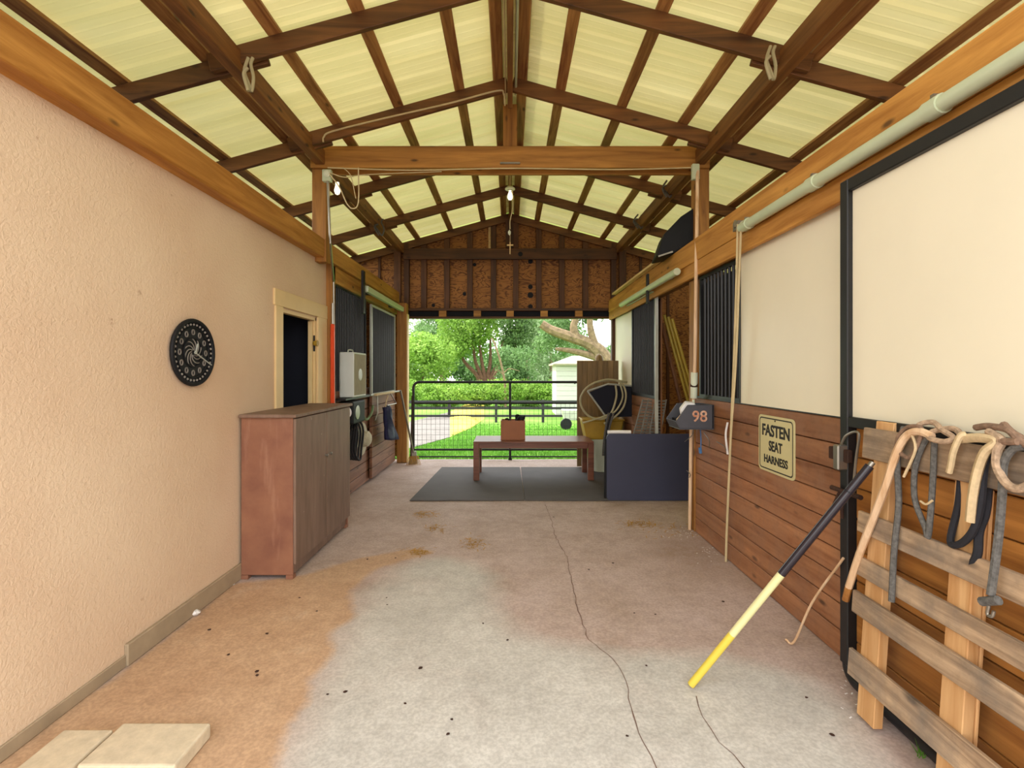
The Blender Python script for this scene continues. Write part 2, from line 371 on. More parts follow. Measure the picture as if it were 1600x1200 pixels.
# door opening
dl = struct('door_1', (XL, DY0, 0))
mb = MB(); mb.box(XL-.06, XL-.002, DY0-.001, DY0+.03, 0, DZ); mb.box(XL-.06, XL-.002, DY1-.03, DY1+.001, 0, DZ); mb.box(XL-.06, XL-.002, DY0, DY1, DZ-.03, DZ)
mb.build('door_jamb', 'trimpaint', dl)
for a in ((DY0-.13, DY0+.0, 0, 2.05), (DY1, DY1+.24, 0, 2.05), (DY0-.15, DY1+.25, 2.05, 2.19)):
    MB().box(XL, XL+.02, *a).build('door_trim', 'trimpaint', dl, bevel=.003)
leaf = MB().box(XL-.06, XL-.02, DY1-.07, DY1-.032, .02, DZ-.04).build('door_stop', 'trimpaint', dl, bevel=.003)
MB().box(XL-.02, XL-.002, DY1-.034, DY1-.03, 1.70, 1.86).build('hinge', 'black', leaf)
h = MB().lathe([(.001, -.03), (.02, -.03), (.028, -.012), (.02, 0), (.03, .004), (.03, .012)], (XL+.02, DY1-.05, 1.78), 'x').build('strike_plate', 'yellowplastic', leaf)
# dark tack room behind the door
tr = struct('wall_tack_room')
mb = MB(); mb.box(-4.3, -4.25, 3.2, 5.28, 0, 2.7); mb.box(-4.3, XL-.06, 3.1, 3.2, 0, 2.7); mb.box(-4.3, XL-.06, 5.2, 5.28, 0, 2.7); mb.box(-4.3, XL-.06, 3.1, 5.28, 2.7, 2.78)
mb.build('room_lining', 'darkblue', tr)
shelf = thing('wire_shelf', 'grey wire shelf standing inside the dark left doorway', 'shelf', (-2.75, 5.0, 0))
for x in (-2.98, -2.62):
    MB().tube([(x, 5.05, 0), (x, 5.05, 1.62)], .012).build('upright', 'metal', shelf)
for z in (.5, .95, 1.4):
    mb = MB()
    for k in range(6): mb.tube([(-2.98, 5.0+.03*k, z), (-2.62, 5.0+.03*k, z)], .004, 5)
    mb.build('shelf', 'metal', shelf)
# left stall: planks, grilles
ys0, ys1 = 5.3, 8.05
MB().box(XL-.14, XL+.06, 5.19+.06, 5.30+.06, 0, 2.675).build('corner_post', 'post', wl, bevel=.006)
pl = None
z = .02
k = 0
while z < 1.15:
    o = MB().box(XL, XL+.04, 5.36, 8.02, z+.004, z+.136).build('plank', 'plank_l', wl, bevel=.004); z += .14
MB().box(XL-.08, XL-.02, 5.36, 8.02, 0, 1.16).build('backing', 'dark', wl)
def grille(parent, X, y0, y1, z0, z1, step, frame='black', r=.009, fw=.04):
    for a in ((y0, y0+fw, z0, z1), (y1-fw, y1, z0, z1), (y0+fw, y1-fw, z0, z0+fw), (y0+fw, y1-fw, z1-fw, z1)):
        MB().box(X-.015, X+.015, *a).build('grille_frame', frame, parent)
    n = int((y1-y0-2*fw)/step); st_ = (y1-y0-2*fw)/(n+1)
    b = MB().tube([(X, y0+fw+st_, z0+fw), (X, y0+fw+st_, z1-fw)], r, 8).build('grille_bar', 'bar', parent, smooth=True)
    rep(parent, 'grille_bar', b, [(0, st_*i, 0) for i in range(1, n)])
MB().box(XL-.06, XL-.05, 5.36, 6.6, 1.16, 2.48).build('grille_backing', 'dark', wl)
grille(wl, XL+.02, 5.36, 6.6, 1.15, 2.48, .06)
d3 = struct('door_2', (XL+.08, 6.6, 0))
grille(d3, XL+.09, 6.62, 7.98, 1.17, 2.40, .06, 'greyframe', fw=.03)
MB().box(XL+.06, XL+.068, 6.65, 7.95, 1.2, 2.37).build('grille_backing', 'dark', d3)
z = .05
while z < 1.1:
    MB().box(XL+.06, XL+.1, 6.64, 7.96, z+.004, z+.136).build('plank', 'plank_l', d3, bevel=.004); z += .14
rl = MB().box(-1.80, -1.74, 6.05, 8.3, 2.475, 2.55).build('door_track', 'rail', d3, bevel=.01, seg=2)
MB().box(-1.90, -1.80, 6.4, 6.5, 2.50, 2.54).build('track_bracket', 'black', d3)
MB().box(-1.90, -1.80, 7.7, 7.8, 2.50, 2.54).build('track_bracket', 'black', d3)
MB().box(-1.80, -1.77, 5.95, 6.03, 2.2, 2.72).build('track_stop', 'black', d3, bevel=.004)
# end post and side infill
MB().box(-1.86, -1.70, 8.08, 8.24, 0, 2.62).build('trim_1', 'post', bevel=.008, kind='structure')
MB().box(XL-.02, XL+.02, 8.02, 8.3, 0, 2.5).build('end_board', 'stallw', wl)
MB().box(-1.70, -1.685, 8.1, 8.22, 0, 2.44).build('post_trim', 'trimpaint', wl)
mb = MB(); mb.box(-4.3, -4.24, .5, 8.6, 0, 3.1); mb.box(-4.3, XL-.14, 5.28, 5.34, 0, 2.7)
mb.build('stall_lining', 'stallw', wl)
MB().box(-4.3, XL-.2, .5, 8.6, 2.79, 2.81).build('loft_board', 'dark', wl)

# ------------------------------------------------------------------ right wall
wr = struct('wall_right')
MB().box(1.66, 1.70, .5, 8.3, 2.49, 2.695).build('header_beam', 'header', wr, bevel=.006)
MB().box(1.665, 1.70, .5, 8.3, 2.355, 2.486).build('header_board', 'header', wr, bevel=.004)
MB().box(1.70, 1.86, .5, 8.3, 2.40, 2.66).build('header_core', 'stallw', wr)
z = 0.0; zt = 1.255/9
for i in range(9):
    MB().box(XR, XR+.04, 1.2, 4.60, z+.003, z+zt-.003).build('plank', 'plank_r', wr, bevel=.004); z += zt
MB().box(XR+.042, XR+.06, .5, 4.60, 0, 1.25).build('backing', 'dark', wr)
MB().box(XR-.002, XR+.05, 2.2, 4.6, 1.255, 1.27).build('sill_strip', 'black', wr)
grille(wr, XR+.02, 3.69, 4.52, 1.262, 2.36, .075, r=.013, fw=.03)
sh = MB().box(XR-.004, XR+.004, 2.3, 3.70, 1.262, 2.37).build('white_sheet', 'white', wr)
MB().box(XR-.012, XR-.005, 3.685, 3.70, 1.262, 2.36).build('sheet_edge', 'black', wr)
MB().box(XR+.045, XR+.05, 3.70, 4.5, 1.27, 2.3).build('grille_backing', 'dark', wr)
MB().box(1.72, 1.86, 4.60, 4.74, 0, 2.36).build('stall_post', 'post', wr, bevel=.006)
# far end of the right side: white sheet and end post
MB().box(XR, XR+.008, 6.9, 8.1, .9, 2.36).build('white_sheet', 'white', wr)
z = 0
for i in range(6):
    MB().box(XR, XR+.04, 6.9, 8.1, z+.003, z+.143).build('plank', 'plank_r', wr, bevel=.004); z += .147
MB().box(XR+.042, XR+.06, 5.8, 8.3, 0, 2.36).build('backing', 'stallw', wr)
MB().box(1.68, 1.74, 8.12, 8.24, 0, 2.55).build('trim_2', 'stud', bevel=.006, kind='structure')
# slid-open grille door
d4 = struct('door_3', (1.72, 5.75, 0))
grille(d4, 1.715, 5.78, 6.9, 1.17, 2.40, .07, 'black', fw=.04)
MB().box(1.695, 1.73, 5.75, 5.78, .05, 2.42).build('door_stile', 'greyframe', d4)
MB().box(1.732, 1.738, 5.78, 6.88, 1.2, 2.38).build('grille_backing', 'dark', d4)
z = .06
while z < 1.1:
    MB().box(1.70, 1.738, 5.79, 6.88, z+.003, z+.137).build('plank', 'plank_r', d4, bevel=.004); z += .14
MB().tube([(1.60, 4.72, 2.455), (1.60, 7.1, 2.455)], .035, 12).build('door_track', 'rail', d4, smooth=True)
MB().box(1.63, 1.66, 5.0, 5.08, 2.44, 2.48).build('track_bracket', 'metal', d4)
MB().box(1.575, 1.60, 5.66, 5.72, 2.28, 2.62).build('track_hanger', 'black', d4, bevel=.004)
MB().box(1.63, 1.655, 5.68, 6.9, 2.41, 2.42).build('top_strip', 'rail', d4)
MB().box(1.60, 1.66, 5.07, 7.75, 2.70, 2.725).build('trim_batten', 'batten', wr)
# long near track
tk = struct('trim_3', (1.63, 1.2, 2.49))
MB().tube([(1.615, 1.0, 2.50), (1.615, 3.44, 2.50)], .032, 14).build('door_track', 'rail', tk, smooth=True)
for y in (3.36, 2.62, 1.87, 1.30):
    MB().tube([(1.615, y-.035, 2.50), (1.615, y+.035, 2.50)], .039, 14).build('track_collar', 'rail', tk, smooth=True)
    MB().box(1.60, 1.66, y-.008, y+.008, 2.535, 2.55).build('track_strap', 'metal', tk)
mb = MB().tube(curve([(1.64, 3.55, 2.50), (1.62, 3.55, 2.56), (1.61, 3.52, 2.57), (1.60, 3.5, 2.52)]), .010); mb.box(1.60, 1.66, 3.46, 3.54, 2.50, 2.56)
mb.build('hanger_pulley', 'metal', tk)
# near sliding door
d5 = struct('door_4', (1.62, 1.0, 0))
DYE = 2.385
MB().box(1.595, 1.645, DYE-.055, DYE, .10, 2.41).build('door_stile', 'black', d5, bevel=.004)
MB().box(1.595, 1.645, .6, DYE-.055, 2.352, 2.41).build('top_rail', 'black', d5, bevel=.004)
MB().box(1.595, 1.645, .6, DYE-.055, 1.236, 1.285).build('middle_rail', 'black', d5, bevel=.004)
MB().tube([(1.62, DYE-.027, .13)]+[(1.62, DYE-.027-.07+.07*math.cos(a), .10-.06*math.sin(a)) for a in [i*math.pi/12 for i in range(7)]]+[(1.62, .6, .04)], .026, 10).build('bottom_rail', 'black', d5, smooth=True)
MB().box(1.62, 1.63, .6, DYE-.05, 1.28, 2.36).build('white_sheet', 'white', d5)
z = .075
while z < 1.2:
    MB().box(1.635, 1.675, .6, DYE-.057, z+.003, z+.143).build('plank', 'plank_door', d5, bevel=.004); z += .1455
# latch
la = MB(); la.box(1.575, 1.60, 2.30, 2.44, 1.07, 1.13).build('latch_plate', 'rust', d5, bevel=.004)
MB().box(1.55, 1.60, 2.33, 2.37, 1.03, 1.15).build('latch_body', 'metal', d5, bevel=.006)
MB().tube(curve([(1.575, 2.35, 1.14), (1.57, 2.30, 1.20), (1.57, 2.22, 1.22), (1.58, 2.25, 1.1), (1.58, 2.27, .96)]), .006).build('latch_hook', 'metal', d5, smooth=True)
MB().tube([(1.58, 2.22, .93), (1.58, 2.42, .93)], .012).build('latch_bolt', 'rust', d5)
MB().tube([(1.58, 2.36, .93), (1.575, 2.44, .78)], .006).build('latch_rod', 'rust', d5)
MB().tube([(1.58, 2.35, .93), (1.58, 2.345, .80)], .008).build('latch_rod', 'rust', d5)
# stall interior on the right
mb = MB(); mb.box(5.0, 5.06, .5, 8.6, 0, 3.1)
mb.build('stall_lining', 'stallw', wr)
MB().box(1.86, 5.0, 2.9, 2.95, 0, 2.4).build('stall_partition', 'stallw', wr)

# ------------------------------------------------------------------ roof (scaled about the eye only to size it; real geometry)
K = 1.06
def R(X, Y, Z): return (X*K, Y*K, EYE+(Z-EYE)*K)
SL = .275
ce = struct('ceiling')
RB, RH, RTH = 3.97, .12, .042
ys = [.75, 1.95, 3.2, 4.35, 5.62, 6.87, 8.1]
def rbot(x): return RB-SL*abs(x)
for i, y in enumerate(ys):
    for s in (-1, 1):
        y_ = y
        if y > 8: continue
        a = R(.02*s, y_, rbot(0)+RH/2); b = R(1.95*s, y_, rbot(1.95)+RH/2)
        MB().beam(a, b, RTH, RH*K).build('rafter', 'rafter', ce, bevel=.004)
        oy = y_+.05; a = R(1.6*s, oy, rbot(1.6)+RH/2-.01); b = R((2.75 if s < 0 else 4.5)*s, oy, rbot(2.75 if s < 0 else 4.5)+RH/2-.01)
        MB().beam(a, b, RTH, RH*K).build('rafter', 'rafter', ce, bevel=.004)
RY0, RY1 = .2, 8.25
PT = .036
for s in (-1, 1):
    for x in [.107, .446, .985, 1.525, 1.995, 2.56]+([3.1, 3.65, 4.2] if s > 0 else []):
        z0 = RB+RH-SL*x+.003
        MB().beam(R(x*s, RY0, z0+PT/2), R(x*s, RY1, z0+PT/2), .092, PT, (SL*s, 0, 1)).build('purlin', 'purlin', ce, bevel=.003)
    # girder
    MB().box(1.74*s*K, 1.83*s*K, RY0*K, RY1*K, R(0, 0, 3.44)[2], R(0, 0, 3.58)[2]).build('girder', 'girder', ce, bevel=.006)
MB().box(-.024, .024, RY0*K, 4.5*K, R(0, 0, 3.90)[2], R(0, 0, 4.06)[2]).build('ridge_board', 'girder', ce, bevel=.004)
MB().box(-.022, .022, 4.66*K, RY1*K, R(0, 0, 3.99)[2], R(0, 0, 4.08)[2]).build('ridge_board', 'girder', ce, bevel=.004)
MB().tube([R(-.04, RY0, 3.96), R(-.04, 4.45, 3.96)], .006, 6).build('ridge_cable', 'wire', ce, smooth=True)
MB().tube([R(.05, RY0, 4.0), R(.05, 4.45, 4.0)], .012, 6).build('ridge_pipe', 'rail', ce, smooth=True)
# roof sheets, ribs running down the slope
def sheet(s, y0, y1, xe):
    prof = []; y = y0; w = (y1-y0)
    n = 4; st_ = w/n
    for i in range(n):
        b = y0+i*st_
        prof += [(b, 0), (b+.02, .014), (b+.045, .014), (b+.065, 0), (b+.11, 0), (b+.12, .003), (b+.13, 0), (b+.175, 0), (b+.185, .003), (b+.195, 0)]
    prof.append((y1, 0)); vs = []; fs = []
    for (py_, dz) in prof:
        for x in (0, xe):
            X, Y, Z = R(x*s, 0, RB+RH+PT+.012-SL*x); vs.append((X, py_, Z-dz+.012+(.001 if s > 0 else 0)))
    for i in range(len(prof)-1):
        a = 2*i; fs.append((a, a+1, a+3, a+2) if s > 0 else (a+2, a+3, a+1, a))
    MB().add(vs, fs).build('roof_sheet', 'roof', ce)
y = RY0*K-.05
while y < 9.0:
    sheet(-1, y, y+.914, 3.0); sheet(1, y, y+.914, 4.9); y += .914
MB().box(-.2, .2, RY0*K, 9.2, R(0, 0, 4.17)[2], R(0, 0, 4.18)[2]).build('ridge_cap', 'roof', ce)
# tie beam frame
KF = 1.10
def KFbox(x0, x1, y0, y1, z0, z1):
    return MB().box(x0*KF, x1*KF, y0*KF, y1*KF, EYE+(z0-EYE)*KF, EYE+(z1-EYE)*KF)
def Kbox(x0, x1, y0, y1, z0, z1):
    a = R(x0, y0, z0); b = R(x1, y1, z1); return MB().box(a[0], b[0], a[1], b[1], a[2], b[2])
for y in (4.46, 4.61):
    KFbox(-1.81, 1.81, y, y+.036, 3.342, 3.54).build('tie_beam', 'tie', ce, bevel=.005)
KFbox(-.065, .065, 4.50, 4.60, 3.38, 3.94).build('king_post', 'post', ce, bevel=.005)
KFbox(-.09, .09, 4.44, 4.455, 3.37, 3.385).build('tie_strap', 'metal', ce)
KFbox(-1.81, -1.68, 4.5, 4.605, 2.5, 3.54).build('post', 'post', ce, bevel=.006)
KFbox(1.69, 1.82, 4.5, 4.605, 2.36, 3.54).build('post', 'post', ce, bevel=.006)

# gable wall over the gate
wb = struct('wall_back')
GYc = 8.1
gz = lambda py: EYE+(CY-py)*GYc/F
gx_ = lambda px: (px-CX)*GYc/F
zr = RB+RH
# plywood sheets
edges = [-1.84, -1.22, 0.0, 1.22, 1.84]
for a, b in zip(edges[:-1], edges[1:]):
    poly = [R(a, GYc+.08, gz(495)), R(b, GYc+.08, gz(495)), R(b, GYc+.08, zr-SL*abs(b)+.02)]
    poly.append(R(a, GYc+.08, zr-SL*abs(a)+.02))
    MB().prism(poly, (0, .02, 0)).build('plywood_sheet', 'ply', wb)
for s in (-1, 1):
    a, b = 1.84, (4.6 if s > 0 else 2.9)
    poly = [R(a*s, GYc+.08, 1.5-1.41), R(b*s, GYc+.08, 1.5-1.41), R(b*s, GYc+.08, zr-SL*b+.02), R(a*s, GYc+.08, zr-SL*a+.02)]
    MB().prism(poly, (0, .02, 0)).build('plywood_sheet', 'ply', wb)
    x = a+.3
    while x < b:
        Kbox(x*s, (x+.04)*s, GYc+.03, GYc+.078, .2, zr-SL*x-.02).build('stud', 'stud', wb); x += .45
    MB().beam(R(0.0*s, GYc, rbot(0)+RH/2), R((4.6 if s > 0 else 2.9)*s, GYc, rbot(4.6 if s > 0 else 2.9)+RH/2), RTH, RH*K).build('rafter', 'rafter', wb)
    Kbox(1.78*s, 1.89*s, GYc-.09, GYc-.005, gz(490), 3.47).build('post', 'stud', wb, bevel=.005)
    Kbox(1.66*s, 1.74*s, GYc-.02, GYc+.07, gz(482), gz(380)).build('post', 'stud', wb)
for px in (662, 698, 734, 771, 806, 842, 878, 915):
    x = gx_(px); Kbox(x-.045, x+.045, GYc+.0, GYc+.078, gz(482), rbot(x)).build('stud', 'stud', wb, bevel=.003)
Kbox(-1.75, 1.75, GYc-.045, GYc-.004, gz(406), gz(389)).build('gable_beam', 'gbeam', wb, bevel=.005)
Kbox(-1.75, 1.75, GYc-.045, GYc+.078, gz(486), gz(482)).build('gable_plate', 'gbeam', wb, bevel=.003)
Kbox(-1.75, 1.75, GYc-.045, GYc+.078, gz(498), gz(495)).build('gable_plate', 'gbeam', wb, bevel=.003)
Kbox(-1.75, 1.75, GYc+.04, GYc+.07, gz(495), gz(486)).build('gap_shade_strip', 'dark', wb)  # near-black strip stands in for shade in the gaps between the blocks
for px in (692, 746, 797, 850, 904):
    x = gx_(px); Kbox(x-.06, x+.06, GYc-.04, GYc+.04, gz(495), gz(486)).build('block', 'tie', wb)
Kbox(gx_(790), gx_(802), GYc-.045, GYc-.003, gz(388), rbot(0)).build('gable_board', 'stud', wb)
Kbox(gx_(763), gx_(769), GYc+.05, GYc+.078, gz(388), gz(346)).build('light_slot_board', 'batten', wb)
for (px, py, r_) in ((813, 398, 4), (829, 407, 4), (829, 447, 4), (829, 460, 5), (829, 478, 4), (741, 412, 3), (725, 458, 3), (676, 476, 3), (634, 410, 3)):
    yy = GYc-.05 if py < 407 and py > 388 else GYc+.07
    p = R(gx_(px), yy, gz(py)); MB().lathe([(r_*.0105, 0), (r_*.0105, .006)], p, 'y', 10).build('knot', 'dark', wb)

# wires and fixtures
def lamp(name, label, top, sock, cord_pts):
    t = thing(name, label, 'light', top)
    MB().tube(curve(cord_pts, 4), .005, 6).build('cord', 'wire', t, smooth=True)
    p = Vector(sock)
    MB().lathe([(.02, .05), (.035, .045), (.06, .03), (.062, .015), (.03, .01), (.026, 0)], p, 'z', 16).build('socket', 'pvc', t, smooth=True)
    MB().lathe([(.001, -.115), (.02, -.11), (.032, -.09), (.034, -.07), (.026, -.04), (.015, -.01), (.015, 0)], p, 'z', 16).build('bulb', 'bulb', t, smooth=True)
    return t
p = PY(797, 298, 6.0)
lt = lamp('hanging_bulb', 'bare bulb hanging on a cord under the roof ridge', (0, 6.0, 4.05), p, [(0, 6.0, 4.15), (.0, 6.0, p.z+.3), tuple(p+Vector((0, 0, .05)))])
MB().tube(curve([tuple(p+Vector((.03, 0, 0))), PY(801, 325, 6.0), PY(797, 345, 6.0), PY(797, 358, 6.0)]), .006, 6).build('pull_string', 'wire', lt, smooth=True)
MB().lathe([(.002, -.045), (.016, -.03), (.018, 0), (.004, .02)], PY(796, 362, 6.0), 'z', 10).build('string_bell', 'pvc', lt, smooth=True)
MB().tube([PY(797, 362, 6.0), PY(797, 380, 6.0)], .003, 5).build('pull_string', 'wire', lt)
mb = MB(); mb.tube([PY(797, 378, 6.0), PY(797, 397, 6.0)], .006, 6); mb.tube([PY(792, 383, 6.0), PY(802, 383, 6.0)], .009, 6); mb.build('string_toggle', 'batten', lt)
p = PY(530, 297, 4.72)
jb = thing('junction_box', 'green grey junction box at the left end of the tie beam', 'electrical box', tuple(PY(506, 285, 4.7)))
MB().box(*sum([[a, b] for a, b in zip(PY(503, 283, 4.72), (PY(517, 264, 4.72)+Vector((0, .05, 0))))], [])).build('box', 'rail', jb, bevel=.006)
MB().lathe([(.03, 0), (.034, -.02), (.02, -.035)], PY(512, 272, 4.72), 'y', 12).build('knockout', 'pvc', jb)
MB().tube([PY(512, 283, 4.70), PY(516, 380, 4.70), PX(521, 440, -1.9), PX(522, 560, -1.9), PX(523, 700, -1.9)], .012, 8).build('conduit', 'metal', jb, smooth=True)
mb = MB(); mb.tube(curve([PY(515, 272, 4.7), PY(530, 292, 4.7), PY(542, 318, 4.7), PY(552, 326, 4.7), PY(560, 315, 4.7), PY(560, 262, 4.68)]), .006, 6); mb.tube(curve([PY(515, 270, 4.7), PY(540, 277, 4.7), PY(570, 273, 4.9), PY(690, 268, 4.95)]), .005, 6)
mb.tube(curve([PY(536, 262, 4.69), PY(548, 275, 4.69), PY(556, 310, 4.69)]), .004, 6)
mb.build('loose_cable', 'wire', jb, smooth=True)
MB().lathe([(.001, -.09), (.02, -.08), (.03, -.05), (.02, -.01), (.018, 0), (.018, .03)], PY(527, 290, 4.72), 'z', 12).build('bulb', 'bulb', jb, smooth=True)
# cream cable stapled along the second rafter and along the tie beam
ra = lambda px, py: PY(px, py, 4.55)
MB().tube(curve([ra(505, 222), ra(506, 214), ra(520, 205), ra(600, 185), ra(700, 162), ra(776, 142), ra(787, 147), ra(789, 165)]), .008, 6).build('roof_cable', 'wire', smooth=True, label='cream electric cable stapled along the rafter left of the ridge', cat='cable')
MB().tube(curve([PY(512, 262, 4.7), PY(640, 266, 4.7), PY(797, 263, 4.7), PY(960, 265, 4.7), PY(1080, 262, 4.7)]), .006, 6).build('beam_cable', 'wire', smooth=True, label='thin cable strung along the underside of the tie beam', cat='cable')
# pale ropes tied on the girders
def rope_loop(px, py, h, label, Y):
    mb = MB(); mb.tube(curve([PY(px+2, py, Y), PY(px-4, py+h*.4, Y), PY(px+2, py+h*.75, Y), PY(px+7, py+h, Y), PY(px+10, py+h*.6, Y), PY(px+6, py+h*.2, Y), PY(px+9, py, Y)]), .011, 7)
    mb.tube(curve([PY(px+1, py+h*.3, Y-.03), PY(px-5, py+h*.5, Y-.03), PY(px+2, py+h, Y-.03)]), .011, 7)
    mb.build('rope_loop', 'rope_grey' if h < 40 else 'hose', smooth=True, label=label, cat='rope')
rope_loop(386, 90, 52, 'pale rope loop hanging from the girder at upper left', 3.25)
rope_loop(1202, 72, 52, 'pale rope loop tied to the girder at upper right', 3.25)
rope_loop(590, 342, 26, 'small grey rope loop on the far end of the left girder', 6.9)
rope_loop(1040, 282, 26, 'small grey rope loop on the right girder above the black speaker', 5.75)
rope_loop(995, 335, 22, 'small grey rope loop near the far end of the right girder', 7.0)

# ------------------------------------------------------------------ clock
ck = thing('wall_clock', 'round dark openwork metal clock hung on the stucco wall', 'clock', (XL+.02, 3.02, 1.614))
cc = Vector((XL+.0, 3.02, 1.614)); r_ = .195
def ring(mb, r, rr, x, n=48, m_=8, y0=0, z0=0):
    pts = [(cc.x+x, cc.y+y0+r*math.cos(2*math.pi*i/n), cc.z+z0+r*math.sin(2*math.pi*i/n)) for i in range(n+1)]; return mb.tube(pts, rr, m_, cap=False)
MB().lathe([(r_*.97, 0), (r_*.97, .012)], cc+Vector((.004, 0, 0)), 'x', 48).build('dial', 'rust_dark' if 'rust_dark' in M else 'plastic_black', ck)
mb = MB(); ring(mb, r_, .013, .022); ring(mb, r_*.78, .004, .02); ring(mb, r_*.45, .004, .02); mb.build('rim', 'plastic_black', ck, smooth=True)
M['tin'] = flat('tarnished tin', 'a09890', .5, .5, vary=.2)
for k in range(12):
    a = k*math.pi/6; b = cc+Vector((.018, r_*.64*math.cos(a), r_*.64*math.sin(a)))
    mb = MB(); mb.tube([b+Vector((0, .012*math.cos(t), .016*math.sin(t))) for t in [i*math.pi/5 for i in range(11)]], .004, 6); mb.build('numeral', 'tin', ck, smooth=True)
mb = MB()
for k in range(36):
    a = k*math.pi/18; b = cc+Vector((.02, r_*.88*math.cos(a), r_*.88*math.sin(a))); mb.lathe([(.007, 0), (.008, .004), (.003, .008)], b, 'x', 7)
mb.build('beading', 'tin', ck)
mb = MB()
for k in range(10):
    a = k*math.pi/5+.3
    pts = [cc+Vector((.018, (r_*.08+t*r_*.36)*math.cos(a+t*1.4), (r_*.08+t*r_*.36)*math.sin(a+t*1.4))) for t in [i/8 for i in range(9)]]; mb.tube(pts, .0035, 5)
mb.build('scrollwork', 'tin', ck, smooth=True)
hb = cc+Vector((.03, 0, 0))
mb = MB(); mb.beam(hb, cc+Vector((.03, .165, -.075)), .004, .007, (1, 0, 0)); mb.lathe([(.01, 0), (.01, .006)], hb, 'x', 12); mb.build('minute_hand', 'greyframe', ck)
MB().beam(hb+Vector((.004, 0, 0)), hb+Vector((.004, .02, .055)), .004, .007, (1, 0, 0)).build('hour_hand', 'greyframe', ck)

# ------------------------------------------------------------------ cabinet
cb = thing('storage_cabinet', 'low brown painted two-door cabinet against the stucco wall', 'cabinet', (-1.74, 4.15, 0))
x0, x1, y0, y1, zt = XL+.022, -1.545, 3.55, 4.76, 1.165
MB().box(x0, x1-.02, y0, y0+.02, .03, zt).build('side_panel', 'cab', cb, bevel=.003)
MB().box(x0, x1-.02, y1-.02, y1, .03, zt).build('side_panel', 'cab', cb, bevel=.003)
MB().box(x0, x0+.01, y0+.02, y1-.02, .06, zt).build('back_panel', 'cab', cb)
MB().box(x0+.01, x1-.02, y0+.02, y1-.02, .10, .12).build('bottom_panel', 'cab', cb)
MB().box(x1-.05, x1-.035, y0+.02, y1-.02, .02, .10).build('plinth', 'cabf', cb)
MB().box(x0-.005, x1+.015, y0-.03, y1+.03, zt, zt+.025).build('top', 'cabf', cb, bevel=.004)
ymid = (y0+y1)/2
for a, b, hy in ((y0+.004, ymid-.005, ymid-.04), (ymid+.005, y1-.004, ymid+.05)):
    d = MB().box(x1-.02, x1, a, b, .105, zt-.008).build('door', 'cabf', cb, bevel=.003)
    MB().lathe([(.006, 0), (.006, .012), (.012, .016), (.012, .026), (.002, .03)], (x1, hy, .80), 'x', 12).build('knob', 'metal', d, smooth=True)
for yy in (y0+.0, y1-.05):
    for xx in (x0, x1-.07):
        MB().box(xx, xx+.05, yy, yy+.05, 0, .03).build('foot', 'cab', cb)

# ------------------------------------------------------------------ pavers
def paver(name, x0, x1, y0, y1, h, label):
    o = MB().box(x0, x1, y0, y1, 0, h).build(name, 'paver', bevel=.008, seg=2, label=label, cat='paver', group=None); return o
paver('paver_block', -1.585, -1.225, 1.80, 2.02, .06, 'pale stone paver on the floor, right one of the pair')
paver('paver_block', -1.80, -1.60, 1.78, 1.99, .055, 'pale stone paver on the floor nearest the stucco wall')

# ------------------------------------------------------------------ rubber mats, table, box
for x0, x1, nm in ((-1.16, .169, 'flat grey rubber mat, left half under the table'), (.171, 1.50, 'flat grey rubber mat, right half under the table')):
    MB().prism([(x0, 5.69, .001), (x1, 5.69, .001), (x1-.02, 7.65, .001), (x0+(.1 if x0 < 0 else 0), 7.65, .001)], (0, 0, .012)).build('rubber_mat', 'rubber', bevel=.003, label=nm, cat='mat')
tb = thing('coffee_table', 'long low red-brown wooden table standing on grey mats', 'table', (.32, 7.0, .013))
tx0, tx1, ty0, ty1, tz = -.50, 1.14, 6.70, 7.32, .543
MB().box(tx0-.0, tx1+.0, ty0, ty1, tz-.025, tz).build('tabletop', 'table', tb, bevel=.004)
for (a, b, c, d) in ((tx0+.02, tx1-.02, ty0+.01, ty0+.03), (tx0+.02, tx1-.02, ty1-.03, ty1-.01), (tx0+.005, tx0+.025, ty0+.03, ty1-.03), (tx1-.025, tx1-.005, ty0+.03, ty1-.03)):
    MB().box(a, b, c, d, tz-.095, tz-.025).build('apron', 'table', tb)
for xx in (tx0, tx1-.08):
    for yy in (ty0, ty1-.08): MB().box(xx, xx+.08, yy, yy+.08, .013, tz-.025).build('leg', 'table', tb, bevel=.004)
bx = thing('storage_box', 'orange-brown open box on the low table', 'box', (.045, 6.95, tz))
a, b, c, d = -.13, .21, 6.85, 7.1
mb = MB(); mb.box(a, b, c, c+.015, tz, tz+.27); mb.box(a, b, d-.015, d, tz, tz+.27); mb.box(a, a+.015, c+.015, d-.015, tz, tz+.27); mb.box(b-.015, b, c+.015, d-.015, tz, tz+.27); mb.box(a+.015, b-.015, c+.015, d-.015, tz, tz+.02)
mb.build('body', 'cardboard', bx, bevel=.003)
mb = MB()
for i in range(9):
    q = [(random.uniform(a+.03, b-.03), random.uniform(c+.03, d-.03), tz+.18)]
    q += [(q[0][0]+random.uniform(-.05, .05), q[0][1], tz+random.uniform(.27, .33)), (min(b-.02, max(a+.02, q[0][0]+random.uniform(-.12, .12))), q[0][1], tz+random.uniform(.26, .30))]
    mb.tube(curve(q), .013, 6)
mb.box(a+.02, b-.02, c+.02, d-.02, tz+.1, tz+.24)
mb.build('dark_straps', 'plastic_black', smooth=False, label='dark tangle of straps heaped in the orange-brown box', cat='straps')

